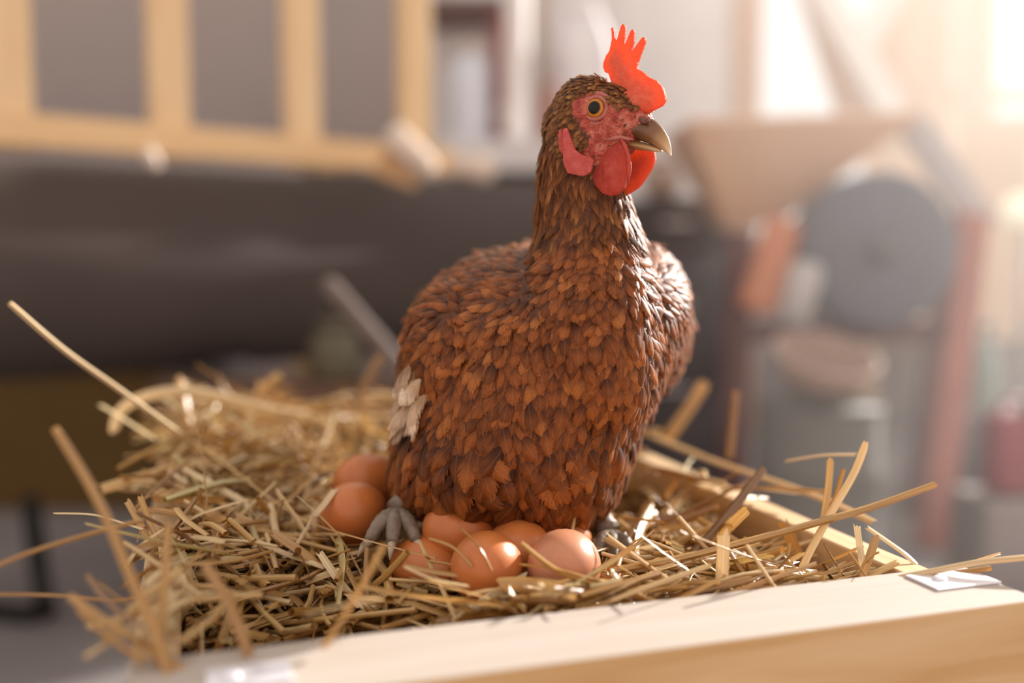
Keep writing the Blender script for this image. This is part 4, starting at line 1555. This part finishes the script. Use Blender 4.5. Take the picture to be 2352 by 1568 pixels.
# broom leaning in front of the tank
M['handle'] = mat('grey_handle', (0.165, 0.125, 0.108), 0.6, 0.3, var=(0.14, 0.105, 0.09), scale=30)
M['bristle'] = mat('dark_bristle', (0.10, 0.07, 0.045), 0.8, 0.2)
top_b, low_b = P(757, 655, 1.62), P(925, 850, 1.62)
dirb = (low_b - top_b).normalized()
end_b = top_b + dirb * ((0.11 - top_b.z) / dirb.z)
broom = thing('broom', (end_b.x, end_b.y, 0), 'greyish broom handle slanting up behind the hen against the dark tank', 'broom')
bm = bmesh.new()
tube(bm, [top_b - dirb * 0.012, top_b, top_b.lerp(end_b, .5), end_b], [.008, .0150, .0150, .0150], 14)
obj('handle', bm, M['handle'], broom, True)
bm = bmesh.new()
box(bm, end_b - Vector((0, 0, 0.0)), (0.05, 0.28, 0.045), None, 0.008)
obj('brush_block', bm, M['handle'], broom)
bm = bmesh.new()
for i in range(14):
    for j in range(4):
        bx_ = end_b + Vector((-0.018 + 0.012 * j, -0.125 + 0.0192 * i, -0.022))
        tube(bm, [bx_, bx_ + Vector((random.uniform(-.01, .01), random.uniform(-.01, .01), -(end_b.z - 0.024)))], [.004, .006], 5)
tag(obj('bristles', bm, M['bristle'], broom), kind='stuff')
# black bent foot of a stand by the picture edge
M['black'] = mat('black_rubber', (0.018, 0.016, 0.015), 0.6, 0.3)
hose = bmesh.new()
g0 = G(60, 1420, 0.012)
tube(hose, [P(70, 1150, 2.35), P(78, 1210, 2.3), P(88, 1290, 2.2), Vector((P(100, 1350, 2.12).x, P(100, 1350, 2.12).y, 0.07)), Vector((G(110, 1400, .02).x, G(110, 1400, .02).y, 0.02)), Vector((G(60, 1410, .02).x, G(60, 1410, .02).y, 0.02)), Vector((G(-30, 1400, .02).x, G(-30, 1400, .02).y, 0.02))], .022, 12)
o = obj('hose', hose, M['black'], None, True)
own_origin(o, (g0.x, g0.y, 0))
tag(o, 'thick black hose hanging down to the grey floor beside the chest', 'hose')

# --- pale table with containers in the middle
M['table'] = mat('pale_table_paint', (0.76, 0.74, 0.76), 0.6, 0.3, var=(0.70, 0.68, 0.70), scale=4)
M['grey_cab'] = mat('grey_cabinet', (0.15, 0.135, 0.14), 0.6, 0.3, var=(0.13, 0.115, 0.12), scale=4)
TD = 3.4
table = thing('work_table', P(1200, 900, TD), 'pale grey work table with a thick top behind the hen', 'table')
chest_box('table_top', 1010, 1425, 318, 392, TD, 0.55, M['table'], table)
tzb = P(1285, 394, TD).z
bm = bmesh.new()
c0, c1 = P(1030, 400, TD + .03), P(1410, 400, TD + .03)
box(bm, ((c0.x + c1.x) / 2, c0.y + 0.24, tzb / 2), (c1.x - c0.x, 0.44, tzb - 0.004), None, 0.004)
obj('cabinet', bm, M['grey_cab'], table)
ttop = P(1285, 318, TD).z
def stand_at(px, d):
    q = P(px, 318, d)
    return Vector((q.x, q.y, ttop))
def bottle(px, d, h, r, col, name, label, cat, neck=0.45, rough=0.5):
    m = mat(name + '_paint', col, rough, 0.4, var=tuple(0.9 * c for c in col), scale=12)
    c = stand_at(px, d)
    t_ = thing(name, c, label, cat)
    b = bmesh.new()
    lathe(b, [(r * .9, 0), (r, 0.01), (r, h * .68), (r * .85, h * .78), (r * neck, h * .88), (r * neck, h * .94)], c, (0, 0, 1), 24)
    obj('container_body', b, m, t_, True)
    b = bmesh.new()
    lathe(b, [(r * neck * 1.2, h * .94), (r * neck * 1.2, h * .995), (r * neck, h)], c, (0, 0, 1), 20)
    obj('cap', b, M['paper'], t_, True)
bottle(1082, TD + .22, 0.36, 0.075, (0.72, 0.75, 0.84), 'pale_canister', 'pale bluish canister on the table next to the rack end', 'canister')
bottle(1262, TD + .25, 0.24, 0.045, (0.45, 0.24, 0.21), 'brown_bottle', 'reddish brown bottle on the table just behind the head of the hen', 'bottle')
# tall white lamp tube, brown pole, red strip, brown shelf
M['white_tube'] = mat('white_tube', (0.82, 0.78, 0.77), 0.5, 0.3)
c = stand_at(1186, TD + .15)
tl = thing('white_tube', c, 'tall white tube with a rounded lower end standing on the table', 'tube')
bm = bmesh.new()
lathe(bm, [(0.02, 0.0), (0.036, 0.012), (0.044, 0.035), (0.044, 0.72), (0.036, 0.75)], c, (0, 0, 1), 24)
obj('tube_body', bm, M['white_tube'], tl, True)
bm = bmesh.new()
lathe(bm, [(0.036, 0.75), (0.036, 0.80), (0.02, 0.81)], c, (0, 0, 1), 24)
obj('tube_cap', bm, M['paper'], tl, True)
M['red_card'] = mat('red_card', (0.36, 0.10, 0.10), 0.6, 0.3, var=(0.3, 0.09, 0.09), scale=9)
rb_ = thing('red_folder', stand_at(1150, TD + .3), 'tall dark red folder standing behind the white tube', 'folder')
bm = bmesh.new()
q = stand_at(1152, TD + .32)
box(bm, (q.x, q.y, q.z + 0.24), (0.055, 0.2, 0.48), Matrix.Rotation(math.radians(8), 3, 'Z'), 0.004)
obj('folder_body', bm, M['red_card'], rb_)
bm = bmesh.new()
box(bm, (q.x, q.y - 0.102, q.z + 0.12), (0.03, 0.002, 0.05), Matrix.Rotation(math.radians(8), 3, 'Z'), 0.0)
obj('spine_label', bm, M['paper'], rb_)
M['brown_shelf'] = pine('dark_shelf', (0.20, 0.13, 0.115), (0.16, 0.1, 0.09), 0)
sh = thing('wall_shelf', P(1085, 30, WY - .2), 'dark brown wall shelf above the pale canister', 'shelf')
chest_box('shelf_board', 985, 1165, -8, 36, WY - .35, 0.35, M['brown_shelf'], sh)
for xx in (1000, 1140):
    chest_box('shelf_bracket', xx, xx + 12, 36, 70, WY - .12, 0.12, M['dark_steel'], sh)
M['pole'] = pine('pole_wood', (0.52, 0.42, 0.34), (0.46, 0.36, 0.28), 2)
pl_ = bmesh.new()
pq = P(1238, 320, TD + .62)
tube(pl_, [(pq.x, pq.y, 0.0), (pq.x, pq.y, 1.2), (pq.x + .02, pq.y + .02, 2.2)], .024, 14)
o = obj('wooden_pole', pl_, M['pole'], None, True)
own_origin(o, (pq.x, pq.y, 0))
tag(o, 'beige wooden pole standing behind the table', 'pole')
# white sacks on the table
M['sack'] = mat('white_sack', (0.80, 0.77, 0.78), 0.7, 0.2, var=(0.66, 0.64, 0.66), scale=7, bump=0.5, bump_scale=18)
def sack(px, d, w, h, label):
    c = stand_at(px, d)
    b = bmesh.new()
    ellipsoid(b, c + Vector((0, 0, h * .5)), w / 2, 0.10, h * .5, None, 20, 12)
    ellipsoid(b, c + Vector((0, 0, h * .35)), w / 2 * 1.03, 0.11, h * .35, None, 20, 12)
    ellipsoid(b, c + Vector((0, 0, h * .95)), w / 4, 0.05, h * .10, None, 16, 10)
    me_ = remeshed(b, 0.012, 3)
    t_ = thing('white_sack', c, label, 'sack', 'white sacks on the table')
    obj('sack_body', me_, M['sack'], t_, True)
    b = bmesh.new()
    tube(b, [c + Vector((math.cos(a) * w * .24, math.sin(a) * .05, h * .93)) for a in [k * math.pi / 8 for k in range(17)]], 0.006, 8, cap=False)
    obj('tie', b, M['paper'], t_, True)
sack(1335, TD + .42, 0.26, 0.56, 'full white sack on the table just left of the comb')

# --- opening on the bright side: braces, hanging tools of light wood, window pieces
M['cream'] = pine('sun_bleached_board', (0.93, 0.88, 0.80), (0.88, 0.81, 0.72), 0)
br_ = thing('diagonal_brace', P(2050, 255, 3.9), 'pale diagonal timber brace crossing the bright opening', 'timber')
bm = bmesh.new()
bar(bm, P(1868, -60, 3.9), P(2052, 262, 3.9), 0.05, 0.105, 0.006, side=(0, 1, 0))
obj('brace_beam', bm, M['cream'], br_)
bm = bmesh.new()
bar(bm, P(2075, -60, 3.98), P(1975, 110, 3.98), 0.05, 0.10, 0.006, side=(0, 1, 0))
obj('cross_brace', bm, M['cream'], br_)
bm = bmesh.new()
a_ = P(1812, 300, 4.05)
bar(bm, P(1870, -60, 4.06), P(1990, 330, 4.06), 0.05, 0.16, 0.006, side=(0, 1, 0))
obj('side_strut', bm, M['tan_post'], br_)
# broad tan boards that close part of the opening
M['warm_board'] = pine('warm_board', (0.84, 0.62, 0.43), (0.80, 0.57, 0.38), 2)
bw_ = thing('board_partition', P(2200, 600, 4.3), 'partition of warm sunlit upright boards at the bright end', 'partition')
for k in range(7):
    x_ = 1990 + k * 95
    b = bmesh.new()
    q0, q1 = P(x_ + 3, 560, 4.3), P(x_ + 92, 560, 4.3)
    hgt = (2.30 if k < 3 else 1.28) - 0.02 * (k % 2)  # first boards kept tall to hold the sun off the tank
    box(b, ((q0.x + q1.x) / 2, q0.y + (0.006 if k % 2 else 0), 0.3 + hgt / 2), (q1.x - q0.x, 0.022, hgt - 0.3), None, 0.003)
    obj('board', b, M['warm_board'], bw_)
for zz in (0.55, 1.5):
    b = bmesh.new()
    q0, q1 = P(1990, 560, 4.34), P(2655, 560, 4.34)
    box(b, ((q0.x + q1.x) / 2, q0.y, zz), (q1.x - q0.x, 0.03, 0.07), None, 0.003)
    obj('batten', b, M['warm_board'], bw_)
for xx in (2000, 2630):
    b = bmesh.new()
    q0 = P(xx, 560, 4.38)
    box(b, (q0.x, q0.y, 0.95), (0.07, 0.05, 1.9), None, 0.003)
    obj('post', b, M['warm_board'], bw_)

# --- grain mill: wooden hopper on red legs with a dark round housing
M['hopper'] = pine('hopper_wood', (0.78, 0.52, 0.36), (0.72, 0.46, 0.3), 0)
M['red_leg'] = mat('red_oxide_paint', (0.44, 0.17, 0.125), 0.55, 0.35, var=(0.36, 0.13, 0.10), scale=9)
M['blue_drum'] = mat('slate_blue_paint', (0.135, 0.135, 0.165), 0.5, 0.4, var=(0.12, 0.115, 0.135), scale=6)
M['orange'] = mat('orange_paint', (0.60, 0.20, 0.08), 0.5, 0.4, var=(0.52, 0.2, 0.1), scale=9)
MD = 2.7
mill = thing('grain_mill', P(1920, 1250, MD), 'wooden hopper mill on red legs with a dark round housing', 'machine')
def hop(b, d0, d1):
    """tapered hopper: open top, four walls, narrow throat"""
    tl_, tr_ = P(1572, 285, MD), P(2098, 268, MD)
    bl_, br2 = P(1690, 522, MD), P(1830, 500, MD)
    th = 0.018
    def ring(s_):
        a, c2 = tl_.lerp(bl_, s_), tr_.lerp(br2, s_)
        dep = 0.42 * (1 - s_) + 0.12 * s_
        y0 = MD - 0.02 + 0.15 * s_
        return [Vector((a.x, y0, a.z)), Vector((c2.x, y0, c2.z)), Vector((c2.x, y0 + dep, c2.z)), Vector((a.x, y0 + dep, a.z))]
    R0, R1 = ring(0), ring(1)
    return R0, R1
R0, R1 = hop(None, 0, 0)
cen = sum(R0 + R1, Vector()) / 8
for k in range(4):
    b = bmesh.new()
    a0_, a1_, b0_, b1_ = R0[k], R0[(k + 1) % 4], R1[k], R1[(k + 1) % 4]
    f1 = b.faces.new([b.verts.new(v) for v in (a0_, a1_, b1_, b0_)])
    nn = (a1_ - a0_).cross(b0_ - a0_).normalized()
    if nn.dot(cen - a0_) > 0:
        nn = -nn
    ex = bmesh.ops.extrude_face_region(b, geom=[f1])
    bmesh.ops.translate(b, vec=-nn * 0.016, verts=[v for v in ex['geom'] if isinstance(v, bmesh.types.BMVert)])
    obj('hopper_panel', b, M['hopper'], mill)
b = bmesh.new()
dc_ = P(2000, 575, MD)
lathe(b, [(0.04, -0.012), (0.185, -0.01), (0.205, 0.0), (0.205, 0.16), (0.185, 0.17), (0.04, 0.172)], (dc_.x, MD - 0.06, dc_.z), (0, 1, 0), 40)
obj('round_housing', b, M['blue_drum'], mill, True)
b = bmesh.new()
lathe(b, [(0.035, 0), (0.035, 0.03), (0.02, 0.036)], (dc_.x, MD - 0.105, dc_.z), (0, 1, 0), 20)
obj('hub', b, M['dark_steel'], mill, True)
b = bmesh.new()
bar(b, P(2095, 285, MD), P(2262, 520, MD + .05), 0.05, 0.075, 0.006, side=(0, 1, 0))
M['grey_bar'] = mat('grey_painted_bar', (0.50, 0.46, 0.45), 0.5, 0.4)
obj('slanting_bar', b, M['grey_bar'], mill)
def legp(px0, py0, px1, d, w, m=None):
    b = bmesh.new()
    t0 = P(px0, py0, d)
    e0 = P(px1, 1200, d)
    bar(b, t0, (e0.x, t0.y, 0.0), w, w, 0.004, side=(0, 1, 0))
    obj('leg', b, m or M['red_leg'], mill)
legp(2228, 490, 2165, MD, 0.078)
M['dark_red'] = mat('dark_red_paint', (0.13, 0.045, 0.04), 0.55, 0.35)
legp(1700, 530, 1690, MD + .05, 0.07, M['dark_red'])
legp(1850, 640, 1850, MD + .34, 0.06, M['dark_red'])
legp(2180, 560, 2120, MD + .34, 0.06, M['dark_red'])
b = bmesh.new()
q0, q1 = P(1690, 760, MD + .05), P(2190, 760, MD + .05)
bar(b, q0, q1, 0.05, 0.06, 0.004, side=(0, 1, 0))
obj('cross_bar', b, M['dark_red'], mill)
b = bmesh.new()
bar(b, P(1805, 505, MD - .02), P(1735, 715, MD - .02), 0.07, 0.10, 0.02, side=(0, 1, 0))
o = obj('chute_guard', b, M['orange'], mill)
o['label'] = 'orange slanting guard under the hopper'
b = bmesh.new()
lathe(b, [(0.03, 0.0), (0.045, 0.01), (0.045, 0.15), (0.03, 0.17)], P(1818, 745, MD - .05), (0.25, 0, 1), 20)
obj('motor_can', b, M['grey_bar'], mill, True)

# dark machine base behind and below the mill
M['dark_cab'] = mat('dark_grey_metal', (0.085, 0.072, 0.075), 0.55, 0.35, var=(0.07, 0.06, 0.062), scale=5)
cb = thing('metal_cabinet', P(1640, 1200, 3.25), 'dark grey metal cabinet behind the shoulder of the hen', 'cabinet')
zc = P(1560, 455, 3.2).z
b = bmesh.new()
q0, q1 = P(1440, 600, 3.2), P(1675, 600, 3.2)
box(b, ((q0.x + q1.x) / 2, 3.45, zc / 2), (q1.x - q0.x, 0.4, zc), None, 0.008)
obj('cabinet_body', b, M['dark_cab'], cb)
for k in range(3):
    b = bmesh.new()
    zz = zc - 0.14 - k * 0.27
    box(b, ((q0.x + q1.x) / 2, 3.243, zz), (q1.x - q0.x - 0.03, 0.016, 0.24), None, 0.004)
    dr_ = obj('drawer', b, M['dark_cab'], cb)
    b = bmesh.new()
    bar(b, ((q0.x + q1.x) / 2 - .05, 3.225, zz + .06), ((q0.x + q1.x) / 2 + .05, 3.225, zz + .06), 0.012, 0.012, 0.002)
    obj('handle', b, M['steel'], dr_)
M['tan_ball'] = mat('tan_pumpkin', (0.42, 0.32, 0.26), 0.6, 0.3)
c = Vector((P(1518, 540, 3.35).x, 3.38, zc))
tq = thing('clay_pot', c, 'small tan clay pot on the dark cabinet', 'pot')
b = bmesh.new()
lathe(b, [(0.03, 0), (0.06, 0.03), (0.07, 0.07), (0.055, 0.11), (0.045, 0.12)], c, (0, 0, 1), 24)
obj('pot_body', b, M['tan_ball'], tq, True)
b = bmesh.new()
lathe(b, [(0.045, 0.12), (0.052, 0.125), (0.052, 0.14), (0.044, 0.142)], c, (0, 0, 1), 24)
obj('pot_rim', b, M['tan_ball'], tq, True)

# wicker bowl on a grey drum
M['drum'] = mat('grey_green_drum', (0.15, 0.14, 0.125), 0.6, 0.3, var=(0.12, 0.11, 0.105), scale=5)
M['wicker'] = mat('wicker', (0.40, 0.285, 0.225), 0.7, 0.25, var=(0.32, 0.21, 0.17), scale=40, bump=0.5, bump_scale=120)
bz = P(1880, 930, 2.3)
dz_ = bz.z
kd = thing('steel_drum', (bz.x, bz.y, 0), 'dull grey green drum standing on the floor in front of the mill', 'drum')
b = bmesh.new()
lathe(b, [(0.135, 0.0), (0.14, 0.01), (0.14, dz_ * .33), (0.146, dz_ * .35), (0.14, dz_ * .37), (0.14, dz_ * .66), (0.146, dz_ * .68), (0.14, dz_ * .70), (0.14, dz_ - .01), (0.135, dz_)], (bz.x, bz.y, 0), (0, 0, 1), 36)
obj('drum_shell', b, M['drum'], kd, True)
b = bmesh.new()
tube(b, [(bz.x + math.cos(k * math.pi / 16) * .138, bz.y + math.sin(k * math.pi / 16) * .138, dz_) for k in range(33)], .006, 8, cap=False)
obj('drum_rim', b, M['drum'], kd, True)
wb = thing('wicker_bowl', (bz.x, bz.y, dz_ + .004), 'tan wicker bowl tilted on top of the grey green drum', 'bowl')
b = bmesh.new()
ax = Vector((0.10, -0.38, 1)).normalized()
lathe(b, [(0.04, 0.012), (0.08, 0.025), (0.105, 0.06), (0.118, 0.10), (0.112, 0.10), (0.098, 0.062), (0.074, 0.032), (0.02, 0.022)], (bz.x, bz.y + .02, dz_ + .025), ax, 36)
obj('bowl_shell', b, M['wicker'], wb, True)
b = bmesh.new()
s_ = ax.cross(Vector((1, 0, 0))).normalized()
u2 = ax.cross(s_)
cc = Vector((bz.x, bz.y + .02, dz_ + .025)) + ax * 0.10
tube(b, [cc + (s_ * math.cos(k * math.pi / 16) + u2 * math.sin(k * math.pi / 16)) * .116 for k in range(33)], .007, 8, cap=False)
obj('bowl_rim', b, M['wicker'], wb, True)

# green bottle and red can at the picture edge, pale lamp
M['green'] = mat('green_glass', (0.22, 0.30, 0.26), 0.3, 0.5)
sb_ = thing('tool_crate', (P(2400, 965, 3.0).x, 3.2, 0), 'dark purple grey crate at the edge behind the red leg', 'crate')
zt_ = P(2290, 965, 3.0).z
b = bmesh.new()
q0, q1 = P(2240, 965, 3.0), P(2560, 965, 3.0)
box(b, ((q0.x + q1.x) / 2, q0.y + .2, zt_ / 2), (q1.x - q0.x, 0.4, zt_), None, 0.006)
obj('crate_body', b, M['dark_cab'], sb_)
for k in range(3):
    b = bmesh.new()
    box(b, ((q0.x + q1.x) / 2, q0.y - 0.006, 0.06 + k * zt_ / 3), (q1.x - q0.x, 0.012, 0.07), None, 0.002)
    obj('slat', b, M['dark_cab'], sb_)
c = Vector((P(2262, 900, 3.08).x, P(2262, 900, 3.08).y, zt_))
gb = thing('green_bottle', c, 'tall dull green bottle standing on the dark crate', 'bottle')
b = bmesh.new()
lathe(b, [(0.036, 0), (0.04, 0.01), (0.04, 0.16), (0.03, 0.20), (0.014, 0.225), (0.014, 0.26)], c, (0, 0, 1), 24)
obj('bottle_glass', b, M['green'], gb, True)
b = bmesh.new()
lathe(b, [(0.017, 0.26), (0.017, 0.285), (0.012, 0.288)], c, (0, 0, 1), 20)
obj('bottle_cap', b, M['dark_steel'], gb, True)
M['red_can'] = mat('red_can_paint', (0.30, 0.055, 0.07), 0.5, 0.4, var=(0.24, 0.05, 0.06), scale=8)
rcz = 0.0
q = P(2335, 1090, 2.45)
rc = thing('red_fuel_can', (q.x, q.y, 0), 'red fuel can on a block by the picture edge', 'can')
b = bmesh.new()
box(b, (q.x, q.y, 0.32), (0.15, 0.10, 0.20), None, 0.02)
obj('can_body', b, M['red_can'], rc)
b = bmesh.new()
lathe(b, [(0.022, 0.0), (0.022, 0.03), (0.016, 0.034)], (q.x + .04, q.y, 0.42), (0, 0, 1), 16)
obj('can_cap', b, M['dark_steel'], rc, True)
b = bmesh.new()
tube(b, [(q.x - .05, q.y, .415), (q.x - .045, q.y, .45), (q.x + .0, q.y, .452), (q.x + .012, q.y, .415)], .009, 10)
obj('can_handle', b, M['red_can'], rc, True)
bl = thing('stone_block', (q.x, q.y, 0), 'grey block on the floor that carries the red can', 'block')
b = bmesh.new()
box(b, (q.x, q.y, 0.11), (0.24, 0.2, 0.219), None, 0.01)
obj('block_body', b, M['sill'], bl)
M['lamp'] = bpy.data.materials.new('lamp_glow')
M['lamp'].use_nodes = True
lb = M['lamp'].node_tree.nodes['Principled BSDF']
lb.inputs['Base Color'].default_value = (0.9, 0.85, 0.6, 1)
lb.inputs['Emission Color'].default_value = (1.0, 0.95, 0.72, 1)
lb.inputs['Emission Strength'].default_value = 0.35
lc = P(2350, 482, 3.6)
lp = thing('work_lamp', (lc.x, lc.y, 0), 'small cream coloured lamp head on a thin stand at the picture edge', 'lamp')
b = bmesh.new()
ellipsoid(b, lc, 0.078, 0.06, 0.06, None, 24, 14)
obj('lamp_head', b, M['lamp'], lp, True)
b = bmesh.new()
tube(b, [(lc.x + .03, lc.y + .03, 0.02), (lc.x + .03, lc.y + .03, lc.z - .03)], .011, 10)
obj('pole', b, M['dark_steel'], lp, True)
b = bmesh.new()
lathe(b, [(0.10, 0), (0.10, 0.012), (0.03, 0.02)], (lc.x + .03, lc.y + .03, 0), (0, 0, 1), 24)
obj('base', b, M['dark_steel'], lp, True)

# --- added haze volume, standing in for lens glare over the bright end
bm = bmesh.new()
box(bm, (2.9, 2.95, 1.2), (5.0, 2.9, 2.38))
hz = bpy.data.materials.new('glare_haze')
hz.use_nodes = True
nt = hz.node_tree
nt.nodes.remove(nt.nodes['Principled BSDF'])
vs_ = nt.nodes.new('ShaderNodeVolumeScatter')
vs_.inputs['Color'].default_value = (1.0, 0.96, 0.93, 1)
vs_.inputs['Density'].default_value = 0.082
vs_.inputs['Anisotropy'].default_value = 0.45
nt.links.new(vs_.outputs['Volume'], nt.nodes['Material Output'].inputs['Volume'])
tag(obj('haze', bm, hz), 'added haze volume standing in for glare at the bright end of the shed', 'haze', kind='stuff')
